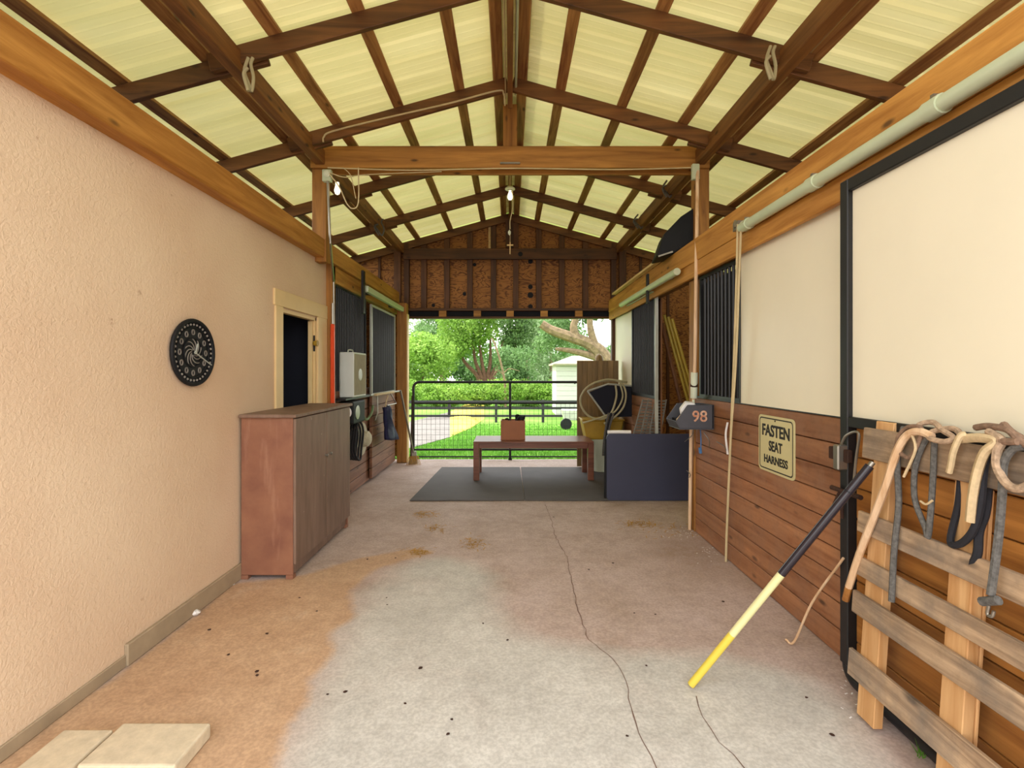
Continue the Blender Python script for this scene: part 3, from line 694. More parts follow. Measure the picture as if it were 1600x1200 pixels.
# ------------------------------------------------------------------ gate
gt = thing('pipe_gate', 'dark pipe gate with welded wire mesh across the far opening', 'gate', (0, 8.36, 0))
Yg = 8.36; gl = -1.64; gr_ = 1.66; ztp = 1.315; rr = .1
MB().tube([(gl, Yg, .05), (gl, Yg, ztp-rr)]+[(gl+rr-rr*math.cos(t), Yg, ztp-rr+rr*math.sin(t)) for t in [i*math.pi/16 for i in range(1, 9)]]+[(gr_-rr+rr*math.sin(t), Yg, ztp-rr+rr*math.cos(t)) for t in [i*math.pi/16 for i in range(0, 9)]]+[(gr_, Yg, .05)], .022, 8).build('gate_frame', 'fence', gt, smooth=True)
for z in (.17, .60, .80, .96):
    if z in (.17, .96): MB().tube([(gl, Yg, z), (gr_, Yg, z)], .018, 8).build('gate_rail', 'fence', gt, smooth=True)
MB().tube([(0, Yg-.02, .02), (0, Yg-.02, ztp)], .020, 8).build('gate_upright', 'fence', gt, smooth=True)
MB().box(-.03, .03, Yg-.04, Yg, 0, .03).build('drop_foot', 'fence', gt)
MB().tube([(gl, Yg, .05), (gr_, Yg, .05)], .012, 8).build('gate_rail', 'fence', gt, smooth=True)
mb = MB(); x = gl+.07
while x < gr_: mb.tube([(x, Yg+.01, .17), (x, Yg+.01, .96)], .0022, 4, cap=False); x += .076
z = .24
while z < .95: mb.tube([(gl, Yg+.012, z), (gr_, Yg+.012, z)], .0022, 4, cap=False); z += .09
mb.build('wire_mesh', 'fence', gt, kind='stuff')

# ------------------------------------------------------------------ things on the left stall front
fn = thing('box_fan', 'pale square box fan hung on the left stall grille', 'fan', (-1.82, 5.76, 1.2))
fx0, fx1, fy0, fy1, fz0, fz1 = XL+.045, -1.75, 5.52, 6.0, 1.205, 1.715
mb = MB(); mb.box(fx0, fx1, fy0, fy0+.025, fz0, fz1); mb.box(fx0, fx1, fy1-.025, fy1, fz0, fz1); mb.box(fx0, fx1, fy0+.025, fy1-.025, fz0, fz0+.025); mb.box(fx0, fx1, fy0+.025, fy1-.025, fz1-.025, fz1)
mb.build('housing', 'fan_body', fn, bevel=.012, seg=2)
mb = MB(); fc = Vector((fx1-.005, (fy0+fy1)/2, (fz0+fz1)/2))
for i in range(1, 22):
    y_ = fy0+.025+i*.0205; mb.box(fx1-.012, fx1, y_-.003, y_+.003, fz0+.02, fz1-.02)
mb.build('front_grille', 'fan_grill', fn)
MB().lathe([(.07, 0), (.07, .008), (.05, .012)], fc, 'x', 20).build('grille_badge', 'fan_body', fn)
mb = MB()
for k in range(5):
    a = k*2*math.pi/5; c0 = fc+Vector((-.06, 0, 0)); mb.beam(c0, c0+Vector((.0, .2*math.cos(a), .2*math.sin(a))), .1, .006, (1, .5, 0))
mb.build('fan_blade', 'fan_grill', fn)
MB().tube(curve([(fx0+.05, fy0+.15, fz1), (fx0+.05, fy0+.17, fz1+.03), (fx0+.05, fy1-.17, fz1+.03), (fx0+.05, fy1-.15, fz1)]), .008, 6).build('handle', 'fan_body', fn)
MB().box(XL+.03, XL+.16, 5.4, 6.5, 1.175, 1.20).build('grille_shelf', 'black', label='narrow black shelf under the box fan', cat='shelf', bevel=.003)
sp_ = thing('black_radio', 'black box with round pale front hanging under the box fan', 'radio', (-1.82, 5.75, .9))
MB().box(XL+.05, -1.75, 5.50, 5.95, .90, 1.16).build('case', 'plastic_black', sp_, bevel=.02, seg=2)
MB().lathe([(.07, 0), (.075, -.01), (.055, -.02), (.03, -.015), (.02, -.03)], (-1.84, 5.50, 1.04), 'y', 24).build('round_face', 'paper', sp_, smooth=True)
MB().lathe([(.075, 0), (.08, .008), (.06, .012), (.03, .012)], (-1.75, 5.64, 1.03), 'x', 20).build('round_face', 'greyframe', sp_, smooth=True)
hc = thing('hose_coil', 'black hose coil hanging on the left stall front', 'hose', (-1.86, 5.8, .45))
for i in range(5):
    rr = .17+.008*i; c0 = Vector((-1.88+.022*i, 5.72+.03*i, .68)); n = 28
    MB().tube([c0+Vector((0.01*math.sin(3*t), rr*.75*math.cos(t), rr*1.15*math.sin(t))) for t in [2*math.pi*k/n for k in range(n+1)]], .013, 7, cap=False).build('hose_loop', 'rope_black', hc, smooth=True)
hat = thing('straw_hat', 'pale straw hat hanging beside the black hose coil', 'hat', (-1.80, 6.1, .66))
MB().lathe([(.001, .10), (.06, .098), (.095, .07), (.10, .01), (.20, 0), (.205, -.006), (.09, -.004), (.001, .0)], (-1.83, 6.12, .66), 'x', 28).build('crown_and_brim', 'strawhat', hat, smooth=True)
MB().lathe([(.093, 0), (.093, .025), (.089, .025), (.089, 0)], (-1.825, 6.12, .66), 'x', 28).build('hat_band', 'strap', hat)
MB().tube(curve([(-1.80, 6.0, .98), (-1.78, 6.1, .90), (-1.76, 6.25, .96), (-1.78, 6.4, 1.05)]), .016, 7).build('green_lead', 'leaf_grey', smooth=True, label='pale green lead rope looped above the straw hat', cat='rope')
rk = thing('blanket_rack', 'grey blanket rack bars hung on the left grille door', 'rack', (-1.75, 7.0, .9))
MB().tube([(-1.80, 6.35, 1.19), (-1.72, 7.75, 1.19)], .014, 8).build('rack_bar', 'greyframe', rk, smooth=True)
MB().tube([(-1.78, 6.6, 1.19), (-1.76, 6.55, .95), (-1.78, 6.5, .85)], .009, 8).build('rack_arm', 'metal', rk, smooth=True)
MB().tube([(-1.78, 7.3, 1.19), (-1.70, 7.35, 1.02), (-1.72, 6.9, 1.02)], .009, 8).build('rack_arm', 'metal', rk, smooth=True)
MB().beam((-1.765, 6.45, 1.19), (-1.73, 7.3, 1.19), .05, .03).build('rack_wrap', 'strap', rk, bevel=.01)
# navy blanket bag
mb = MB(); g = []
nxx, nzz = 6, 9
for i in range(nzz+1):
    t = i/nzz; y_c = 6.85+.25*t; wd = .10+.14*t; zc = 1.0-.50*t
    for j in range(nxx+1):
        u = j/nxx-.5; g.append((-1.74+.03*math.sin(u*9+t*3)+.02*t, y_c+u*2*wd, zc-(.05*u if i == nzz else 0)+.04*abs(u)*t))
n_ = len(g); fs = []
for i in range(nzz):
    for j in range(nxx): a = i*(nxx+1)+j; fs.append((a, a+1, a+nxx+2, a+nxx+1))
bgm = MB().add(g, fs).build('navy_bag', 'navycloth', smooth=True, label='navy blue cloth bag hanging by a strap on the left stall front', cat='bag')
so = bgm.modifiers.new('thick', 'SOLIDIFY'); so.thickness = .05
MB().tube(curve([(-1.72, 6.95, 1.16), (-1.74, 6.93, 1.08), (-1.74, 6.88, .99)]), .008, 6).build('bag_strap', 'strap', bgm, smooth=True)
# tools leaning at the end post
def tool(name, label, p0, p1, r, mat, headf=None, cat='tool'):
    t = thing(name, label, cat, tuple(p0)); MB().tube([p0, p1], r, 10).build('handle', mat, t, smooth=True)
    if headf: headf(t)
    return t
pa_, pb_ = PF(650, 722), PX(618, 618, -1.72)
pa_ = Vector((-1.57, 8.0, .03)); pb_ = Vector((-1.68, 7.55, 1.2))
def head1(t): MB().prism([(-1.64, 7.93, .0), (-1.50, 8.0, .0), (-1.53, 8.02, .20), (-1.60, 7.99, .20)], (0, .03, 0)).build('blade', 'metal', t, bevel=.004)
tool('shovel', 'grey-handled shovel leaning on the left gate post', pa_+Vector((0, 0, .15)), pb_, .016, 'metal', head1)
def head2(t):
    mb = MB()
    for i in range(14): mb.tube([(-1.61+.01*i, 7.88+.004*i, .14), (-1.66+.018*i, 7.88, .0)], .004, 4)
    mb.build('bristles', 'straw', t)
tool('broom', 'dark broom standing on its bristles by the left gate post', Vector((-1.59, 7.9, .12)), Vector((-1.60, 8.07, 1.1)), .013, 'rust', head2)
# orange tool
og = thing('orange_post_pole', 'bright orange plastic pole leaning in the corner behind the cabinet', 'pole', (-1.86, 5.18, 0))
MB().box(-1.90, -1.86, 5.20, 5.245, .0, 2.0).build('orange_sleeve', 'orange', og, bevel=.01)
MB().tube([(-1.88, 5.22, 2.0), (-1.88, 5.22, 2.22)], .012, 8).build('tip', 'metal', og, smooth=True)

# ------------------------------------------------------------------ right end things
# tall slatted screen
sc_ = thing('wooden_screen', 'brown vertical-board wooden panel standing by the right gate post', 'panel', (1.36, 7.7, .5))
x = 1.04
for i in range(8):
    w_ = .081; MB().box(x+.0008, x+w_-.0008, 7.66+.003*(i%2), 7.68+.003*(i%2), .02, 1.665).build('board', 'screen', sc_, bevel=.002); x += w_
MB().box(1.05, 1.68, 7.68, 7.71, .6, .66).build('batten', 'screen', sc_); MB().box(1.05, 1.68, 7.68, 7.71, 1.5, 1.56).build('batten', 'screen', sc_)
# a round-topped post behind
MB().lathe([(.075, -1.0), (.075, 1.72), (.06, 1.77), (.03, 1.80), (.001, 1.81)], (1.58, 8.75, 0), 'z', 16).build('fence_post', 'screen', label='round-topped wooden post rising behind the brown panel', cat='post', smooth=True)
# yellow tub and white bin
mb = MB().prism([(1.12, 7.2, .50), (1.62, 7.2, .50), (1.66, 7.2, .78), (1.06, 7.2, .78)], (0, .35, 0)); 
tub = mb.build('yellow_tub', 'yellowplastic', bevel=.02, seg=2, label='mustard yellow plastic tub behind the folding board', cat='tub')
MB().box(1.05, 1.67, 7.18, 7.57, .775, .80).build('rim', 'yellowplastic', tub, bevel=.006)
bn = MB().lathe([(.14, .013), (.15, .02), (.17, .44), (.185, .46), (.185, .50), (.001, .50)], (1.38, 7.38, 0), 'z', 24).build('white_bin', 'pvc', smooth=True, label='off-white round bin under the mustard yellow tub', cat='bin')
# hose coil on a stand + folded chair
fc_ = thing('camping_chair', 'black folding canvas chair behind the pale hose loops', 'chair', (1.45, 6.95, .8))
P = lambda px, py, Y=6.95: PY(px, py, Y)
MB().prism([P(921, 613), P(948, 602), P(985, 604), P(1010, 612), P(1010, 650), P(960, 652), P(944, 646)], (0, .03, 0)).build('canvas', 'blackcloth', fc_)
MB().tube([P(918, 611, 6.9), P(946, 650, 6.9)], .012, 8).build('frame_tube', 'greyframe', fc_)
MB().tube([P(918, 611, 6.9), P(950, 600, 6.9), P(1000, 604, 6.9)], .012, 8).build('frame_tube', 'greyframe', fc_)
MB().tube([P(946, 650, 6.9), PY(950, 706, 6.9)], .012, 8).build('frame_tube', 'plastic_black', fc_)
MB().tube([P(1000, 604, 6.9), PY(1000, 706, 6.9)], .012, 8).build('frame_tube', 'plastic_black', fc_)
hs = thing('pale_hose_coil', 'pale khaki hose looped in wide rings by the brown panel', 'hose', tuple(P(945, 630, 6.8)))
MB().tube(curve([P(980, 597, 6.8), P(955, 594, 6.8), P(925, 600, 6.8), P(909, 616, 6.8), P(908, 634, 6.8), P(920, 650, 6.8), P(940, 655, 6.8), P(955, 645, 6.8), P(963, 620, 6.8), P(962, 602, 6.8)]), .014, 8).build('hose_loop', 'hose', hs, smooth=True)
MB().tube(curve([P(928, 598, 6.76), P(950, 593, 6.76), P(970, 598, 6.76), P(978, 615, 6.76), P(974, 636, 6.76), P(960, 652, 6.76), P(944, 662, 6.76)]), .014, 8).build('hose_loop', 'hose', hs, smooth=True)
MB().tube(curve([P(968, 597, 6.74), P(973, 620, 6.74), P(962, 642, 6.74), P(945, 650, 6.74), P(930, 655, 6.74), P(910, 661, 6.74)]), .012, 8).build('hose_loop', 'hose', hs, smooth=True)
st_ = thing('braided_strap', 'dark braided strap hanging down from the hose loops', 'strap', tuple(P(950, 680, 6.7)))
for dx in (-.02, .0, .02):
    MB().tube(curve([P(955+dx*200, 645, 6.7), P(950+dx*150, 665, 6.7), P(946+dx*120, 690, 6.7), P(944+dx*100, 712, 6.7)]), .013, 7).build('strap_cord', 'rope_grey' if dx else 'rope_black', st_, smooth=True)
# grey louvred racks
for i, (px, tilt) in enumerate(((988, 30), (1000, 24), (1014, 18))):
    Yr = 6.0-.09*i; t = thing('vent_rack', ['grey slatted rack leaning leftmost of three behind the folding board', 'grey slatted rack leaning in the middle of three behind the folding board', 'grey slatted rack leaning rightmost of three behind the folding board'][i], 'rack', tuple(PY(px, 700, Yr)), 'slatted racks behind the folding board')
    a = PY(px-2, 692, Yr); b = PY(px+tilt*.55, 624, Yr); w_ = Vector((.13, 0, 0)); d_ = (b-a)
    for q in (0, 1): MB().beam(a+w_*q, b+w_*q, .012, .02, (0, 1, 0)).build('side_rail', 'rackgrey', t)
    n = 14
    for k in range(n): 
        p_ = a+d_*(k+.5)/n; MB().beam(p_, p_+w_, .012, .018, (0, .8, .6)).build('slat', 'rackgrey', t)
mb = MB(); mb.tube(curve([(1.13, 5.71, .795), (1.25, 5.712, .797), (1.40, 5.71, .795)]), .020, 8)
mb.build('foam_roll', 'paper', smooth=True, label='white foam roll lying along the top of the dark folding board', cat='foam')
# folding board
fb = thing('folding_board', 'dark slate blue board standing on edge on the floor at right', 'board', (1.6, 5.7, 0))
x0, x1, zt = 1.115, 2.1, .776; rr = .05
poly = [(x1, 5.69, .004), (x1, 5.69, zt)]+[(x0+rr-rr*math.sin(t), 5.69, zt-rr+rr*math.cos(t)) for t in [i*math.pi/12 for i in range(7)]]+[(x0+rr-rr*math.cos(t), 5.69, .004+rr-rr*math.sin(t)) for t in [i*math.pi/12 for i in range(7)]]
MB().prism(poly[::-1], (0, .028, 0)).build('top', 'navy', fb, bevel=.004, seg=2)
MB().beam((x0-.012, 5.71, .03), (x0-.004, 5.71, zt-.06), .03, .03, (0, 1, 0)).build('edge_band', 'plastic_black', fb, bevel=.006)
# poles leaning inside stall opening
for i, (pxa, pxb, X_) in enumerate(((1038, 1070, 1.85), (1044, 1077, 1.86), (1050, 1084, 1.87))):
    a = PY(pxa, 492+3*i, 6.05-.04*i); b = PY(pxb+44, 771, 6.05-.04*i)
    MB().tube([b, a], .018, 8).build('yellow_pole', 'yellowpole', smooth=True, label=['leftmost of three long yellow poles leaning in the stall opening', 'middle one of three long yellow poles leaning in the stall opening', 'rightmost of three long yellow poles leaning in the stall opening'][i], cat='pole', group='yellow poles in the stall opening')
MB().tube([PY(1095, 760, 6.3), PY(1034, 505, 6.3)], .028, 8).build('brown_pole', 'stallw', smooth=True, label='dark brown pole leaning left of the yellow poles', cat='pole')
# conduit with bin
cd = thing('conduit_pole', 'tan pipe running from the tie beam down to the floor beside the grey bin', 'pipe', (1.70, 4.66, 0))
MB().tube(curve([(1.70, 4.665, 0), (1.69, 4.6, .9), PY(1083, 640, 4.48), PY(1086, 560, 4.42), PY(1088, 400, 4.4), PY(1090, 265, 4.7)]), .016, 10).build('pipe', 'handle', cd, smooth=True)
MB().tube([PY(1084, 622, 4.45), PY(1085, 582, 4.43)], .030, 12).build('coupling', 'pvc', cd, smooth=True)
MB().tube([PY(1084.5, 604, 4.45), PY(1084.5, 600, 4.43)], .033, 12).build('coupling_band', 'rust', cd, smooth=True)
MB().box(*sum([[a, b] for a, b in zip(PY(1082, 280, 4.68), PY(1091, 258, 4.72))], [])).build('pulley_box', 'rail', cd, bevel=.006)
# wire/rope double from hook
rp_ = thing('hanging_rope', 'pale double rope hanging from the track hook down to the floor', 'rope', (XR-.05, 3.9, 0))
MB().tube(curve([PX(1153, 350, 1.60), PX(1151, 430, 1.64), PX(1147, 560, 1.66), PX(1141, 700, 1.67), (1.69, 3.84, .3), (1.69, 3.86, 0.01)]), .009, 8).build('rope', 'wire', rp_, smooth=True)
MB().tube(curve([PX(1158, 352, 1.60), PX(1155, 430, 1.64), PX(1150, 560, 1.66), PX(1142, 680, 1.67)]), .008, 8).build('rope', 'wire', rp_, smooth=True)
MB().tube(curve([PX(1137, 660, 1.70), PX(1134, 680, 1.69), PX(1137, 710, 1.70)]), .008, 6).build('cleat', 'paper', rp_, smooth=True)
# bin
bi = thing('parts_bin', 'grey open-front plastic bin full of oddments on the stall post', 'bin', (1.55, 4.3, 1.0))
x0, x1, y0, y1, z0, z1 = 1.40, 1.72, 4.16, 4.42, 1.015, 1.215
for yy in (y0, y1):
    MB().prism([(x1, yy, z0), (x0+.03, yy, z0), (x0, yy, z0+.06), (x0+.10, yy, z1), (x1, yy, z1)], (0, .012, 0)).build('side', 'plastic_grey', bi, bevel=.004)
MB().box(x0+.03, x1, y0, y1+.012, z0-.008, z0).build('base', 'plastic_grey', bi)
MB().box(x1-.012, x1, y0, y1, z0, z1).build('back', 'plastic_grey', bi)
MB().prism([(x0, y0, z0+.06), (x0+.03, y0, z0), (x0+.036, y0, z0), (x0+.006, y0, z0+.064)], (0, y1-y0, 0)).build('front_lip', 'plastic_grey', bi)
def text(body, size, loc, rot, mat, parent, name='lettering', ext=.001, sx=1.0, label=None):
    cu = bpy.data.curves.new(name, 'FONT'); cu.body = body; cu.size = size; cu.extrude = ext; cu.align_x = 'CENTER'; cu.align_y = 'CENTER'; cu.offset = size*(.012 if body == '98' else .028)
    tmp = bpy.data.objects.new(name, cu); COL.objects.link(tmp); dg = bpy.context.evaluated_depsgraph_get(); me = bpy.data.meshes.new_from_object(tmp.evaluated_get(dg))
    bpy.data.objects.remove(tmp); o = bpy.data.objects.new(name, me); COL.objects.link(o); me.materials.clear(); me.materials.append(M[mat])
    o.parent = parent; o.location = Vector(loc)-wloc(parent); o.rotation_euler = rot; o.scale = (sx, 1, 1); return o
text('98', .13, (1.60, y0-.003, 1.115), (math.pi/2, 0, 0), 'decal', bi, 'decal')
for i, (n_, mt_, lab, a, b, c, d, e, f_) in enumerate((('paper_packet', 'paper', 'white crumpled packet sticking out of the grey bin', 1.46, 1.56, 4.20, 4.3, 1.12, 1.225),
        ('tan_card', 'strap', 'tan card in the open front of the grey bin', 1.44, 1.50, 4.22, 4.32, 1.03, 1.12), ('white_bottle', 'pvc', 'small white bottle standing at the back of the grey bin', 1.56, 1.60, 4.25, 4.29, 1.05, 1.25))):
    if n_ == 'white_bottle': MB().lathe([(.02, 0), (.022, .01), (.022, .13), (.01, .15), (.01, .18), (.001, .18)], (1.6, 4.3, 1.07), 'z', 12).build(n_, mt_, smooth=True, label=lab, cat='bottle')
    else:
        q = [(a, c, e), (b, c, e+.02), (b+.02, c, f_), (a+.04, c, f_+.01), (a-.01, c, (e+f_)/2)]
        MB().prism(q, (.01, .06, .01)).build(n_, mt_, bevel=.006, label=lab, cat='packet' if 'packet' in n_ else 'card')
MB().box(x0+.05, x1-.02, y0+.02, y1-.01, z0+.002, z0+.07).build('bin_oddments', 'plastic_black', label='dark oddments filling the bottom of the grey bin', cat='oddments')
mb = MB(); mb.tube(curve([(1.66, 4.30, 1.01), (1.67, 4.31, .86), (1.665, 4.32, .80)]), .005, 6); mb.tube([(1.665, 4.32, .83), (1.67, 4.32, .78)], .014, 6)
mb.build('blue_twine', 'blueband', smooth=True, label='short blue twine hanging under the grey bin', cat='twine')
for i, (a, b) in enumerate((((1083, 672), (1070, 690)), ((1100, 676), (1108, 700)), ((1073, 735), (1076, 748)), ((1120, 690), (1135, 705)))):
    MB().tube(curve([PX(a[0], a[1], 1.69), PX((a[0]+b[0])/2+4, (a[1]+b[1])/2, 1.66), PX(b[0], b[1], 1.70)]), .004, 6).build('wire_hook', 'metal', smooth=True, label=['wire hook at the bottom left of the grey bin', 'wire hook under the middle of the grey bin', 'bent wire hook below the bin on the stall corner', 'wire hook between the grey bin and the pale rope'][i], cat='hook')
# speaker
spk = thing('black_speaker', 'black wedge speaker mounted high above the right header', 'speaker', (1.62, 5.0, 2.75))
Ys = 5.0
fr = [PY(1025, 401, Ys), PY(1038, 365, Ys), PY(1064, 338, Ys), PY(1085, 324, Ys), PY(1085, 375, Ys), PY(1052, 396, Ys)]
MB().prism([fr[0], fr[1], fr[2], fr[3], fr[4], fr[5]][::-1], (.05, .35, .0)).build('cabinet', 'plastic_black', spk, bevel=.012, seg=2)
MB().beam(fr[0]+Vector((.02, -.012, .0)), fr[5]+Vector((-.01, -.012, .015)), .012, .015).build('front_edge', 'metal', spk)
MB().box(1.70, 1.76, 5.1, 5.2, 2.62, 2.95).build('bracket', 'black', spk)
MB().tube(curve([PY(1062, 385, 4.9), PY(1070, 400, 4.9), PY(1076, 425, 4.8)]), .005, 6).build('cable', 'rope_black', spk, smooth=True)

# ------------------------------------------------------------------ sign
sg = thing('warning_sign', 'weathered cream sign with black lettering on the plank wall', 'sign', (XR-.012, 3.15, .8))
# sign plane: near edge px 1241, far edge px 1185
ya, yb = 1.72*F/(1241-CX), 1.72*F/(1185-CX); za, zb = 1.5-173*ya/F+.0, 1.5-66*yb/F
yc, w_ = (ya+yb)/2, (yb-ya); ztop, zbot = 1.205, .830
def rrect(w, h, r, x):
    pts = []
    for cx_, cz, a0 in ((w/2-r, h/2-r, 0), (-w/2+r, h/2-r, 90), (-w/2+r, -h/2+r, 180), (w/2-r, -h/2+r, 270)):
        for k in range(5): a = math.radians(a0+22.5*k); pts.append((x, yc+cx_+r*math.cos(a), (ztop+zbot)/2+cz+r*math.sin(a)))
    return pts
H = ztop-zbot
MB().prism(rrect(w_, H, .03, XR-.002), (-.006, 0, 0)).build('plate', 'sign', sg)
o1 = rrect(w_-.03, H-.03, .025, XR-.009); o2 = rrect(w_-.046, H-.046, .02, XR-.009); n = len(o1)
MB().add(o1+o2, [(i, (i+1) % n, n+(i+1) % n, n+i) for i in range(n)]).build('border', 'ink', sg)
rot = (math.pi/2, 0, -math.pi/2)
for body, dz, sz, sx in (('FASTEN', .085, .105, .92), ('SEAT', -.015, .09, .8), ('HARNESS', -.105, .072, .95)):
    text(body, sz, (XR-.009, yc, (ztop+zbot)/2+dz), rot, 'ink', sg, sx=sx)
MB().lathe([(.005, 0), (.006, -.003)], (XR-.009, yc, ztop-.03), 'x', 10).build('screw', 'rust', sg)

# ------------------------------------------------------------------ pallet leaning on the near door
pt = thing('wooden_pallet', 'weathered wooden pallet leaning upright against the near sliding door', 'pallet', (1.5, 1.7, .0))
def XP(z): return 1.505+(z-.1)*.068
def prow(y0, y1, z0, z1, off, th, mat, name, skew=0):
    a = [(XP(z0)-off, y0, z0+skew), (XP(z0)-off, y1, z0), (XP(z1)-off, y1, z1), (XP(z1)-off, y0, z1+skew)]
    return MB().prism(a, (th, 0, 0)).build(name, mat, pt, bevel=.003)
for z0, z1, sk in ((1.12, 1.252, .0), (.795, .885, .0), (.61, .69, -.004), (.44, .535, .0), (.165, .28, .004)):
    prow(1.15, 2.18, z0, z1, .02, .018, 'pallet', 'slat', sk)
for y0, y1, zt_ in ((2.035, 2.135, 1.285), (1.655, 1.745, 1.24), (1.2, 1.29, 1.24)):
    prow(y0, y1, .02, zt_, .0, .04, 'stringer', 'stringer')
prow(1.65, 1.70, .02, 1.1, -.04, .012, 'stringer', 'stringer')
def QP(px, py, off=.03):
    X = 1.53
    for _ in range(8):
        Y = X*F/(px-CX); z = EYE-(py-CY)*Y/F; X = XP(z)-.02-off
    return Vector((X, Y, z))
def prope(name, pts, r, mat, label, cat='rope', offs=.02, flat_=1.0, parent=None):
    P_ = [QP(p[0], p[1], p[2] if len(p) > 2 else offs) for p in pts]
    return MB().tube(curve(P_), r, 8, flat=flat_).build(name, mat, parent, smooth=True, **({} if parent else dict(label=label, cat=cat)))
prope('bamboo_cane', [(1456, 682), (1440, 675), (1420, 678), (1402, 705), (1380, 770), (1345, 860, .01), (1326, 918, .0)], .0145, 'handle', 'pale peeled cane with curved top hooked over the pallet', 'cane', .035)
MB().tube([QP(1326, 918, .0), QP(1321, 938, .0)], .0148, 8).build('cane_tip', 'plank_door', bpy.data.objects['bamboo_cane'])
prope('lead_rope', [(1412, 668, -.02), (1404, 700), (1402, 730), (1404, 790), (1397, 860), (1394, 920), (1393, 940)], .011, 'rope_grey', 'grey lead rope hanging straight at the left of the pallet, with frayed end')
prope('halter_rope', [(1452, 680), (1440, 700), (1430, 730), (1428, 765), (1432, 790), (1446, 825), (1450, 838), (1455, 790), (1458, 740), (1460, 690)], .010, 'rope_grey', 'grey halter looping down from the pallet top, second from left')
prope('tan_loop', [(1400, 700), (1405, 680), (1420, 667), (1440, 670), (1432, 700), (1420, 715), (1402, 705)], .008, 'rope_brown', 'small brown ring rope at the left pallet corner', offs=.03)
mb = MB(); mb.tube(curve([QP(1425, 680, .035), QP(1430, 695, .04), QP(1428, 710, .04), QP(1412, 745, .03)]), .005, 6); mb.build('baling_twine', 'strap', smooth=True, label='thin pale cord with a knot behind the peeled cane', cat='cord')
prope('tan_rope', [(1432, 680, .03), (1436, 664, .02), (1458, 660, .0), (1472, 672, .02), (1490, 684, .03), (1475, 690, .04), (1452, 684, .04), (1458, 674, .02), (1490, 670, .01), (1505, 684, .03)], .010, 'rope_tan', 'tan rope knotted in a bow along the left of the pallet top')
prope('pale_strap', [(1510, 678, .03), (1500, 682, .04), (1490, 705, .04), (1486, 725, .035), (1483, 738, .03)], .012, 'strap', 'short pale strap end hanging over the pallet top board', 'strap', flat_=.85)
prope('long_strap', [(1500, 686, .02), (1530, 684, .03), (1558, 690, .04), (1540, 705, .045), (1528, 735, .04), (1520, 775, .04), (1516, 815, .035)], .0165, 'strap', 'long pale web strap hanging from the pallet with square end', 'strap', flat_=.85)
prope('black_halter', [(1502, 740, -.03), (1497, 790, -.02), (1485, 845, .0), (1500, 850, .01), (1520, 830, .02), (1532, 790, .02), (1538, 730, .02), (1548, 690, .02)], .0115, 'rope_black', 'black halter rope forming a wide U behind the pale strap')
prope('black_lead', [(1545, 750, -.02), (1540, 800, -.01), (1530, 830, -.005), (1526, 870, -.005), (1505, 900, -.03)], .0125, 'rope_black', 'dark lead rope hanging behind the slats near the pallet middle')
prope('brown_rope', [(1525, 668, .01), (1545, 666, .02), (1575, 672, .03), (1595, 690, .03), (1615, 700, .03)], .011, 'rope_brown', 'brown rope stretched along the top right of the pallet')
prope('brown_coil', [(1545, 674, .03), (1565, 688, .04), (1558, 705, .045), (1558, 730, .045), (1572, 755, .045), (1592, 764, .045), (1615, 755, .04)], .0125, 'rope_tan', 'pinkish tan rope curving round in a big loop at the right')
prope('tan_knot', [(1568, 663, .02), (1580, 675, .03), (1600, 690, .02), (1560, 690, .04), (1590, 690, .045)], .011, 'rope_brown', 'brown rope knot on the right end of the pallet top')
prope('grey_hook_rope', [(1600, 698, .03), (1582, 702, .035), (1568, 725, .035), (1566, 770, .035), (1560, 840, .04), (1548, 930, .05)], .0115, 'rope_grey', 'thick grey rope with metal snap hook hanging at the right')
hr = bpy.data.objects['grey_hook_rope']
MB().tube([QP(1534, 940, .05), QP(1560, 938, .05)], .014, 10).build('stopper', 'rope_grey', hr, smooth=True)
MB().tube(curve([QP(1545, 946, .05), QP(1543, 960, .05), QP(1550, 963, .05), QP(1553, 955, .05)]), .005, 8).build('snap_hook', 'metal', hr, smooth=True)
mb = MB(); mb.tube(curve([QP(1438, 783, .03), QP(1447, 788, .03), QP(1457, 782, .03)]), .004, 6); mb.build('cheek_cord', 'strap', bpy.data.objects['halter_rope'], smooth=True)
# black/yellow pole
yp = thing('fibreglass_pole', 'yellow and black fibreglass pole leaning from floor to pallet', 'pole', (.857, 2.333, 0))
a = Vector((.857, 2.333, .016)); b = PX(1364, 722, 1.50)
a2 = a.lerp(b, .53)
MB().tube([a, a.lerp(b, .25)], .0175, 12).build('yellow_section', 'pole_yellow', yp, smooth=True)
MB().tube([a.lerp(b, .25), a2], .017, 12).build('pale_section', 'pole_pale', yp, smooth=True)
MB().tube([a2, a.lerp(b, .985)], .0175, 12).build('black_sleeve', 'pole_black', yp, smooth=True)
MB().tube([a.lerp(b, .985), b], .011, 12).build('metal_tip', 'metal', yp, smooth=True)
MB().tube([a.lerp(b, .88), a.lerp(b, .883)], .0185, 12).build('joint_ring', 'plastic_black', yp, smooth=True)
# thin cane with hook on the floor
MB().tube(curve([PX(1318, 872, 1.59), (1.57, 2.56, .3), (1.545, 2.68, .03), (1.52, 2.72, .02)]), .006, 8).build('thin_stick', 'handle', smooth=True, label='thin curved stick standing by the black door stile', cat='stick')

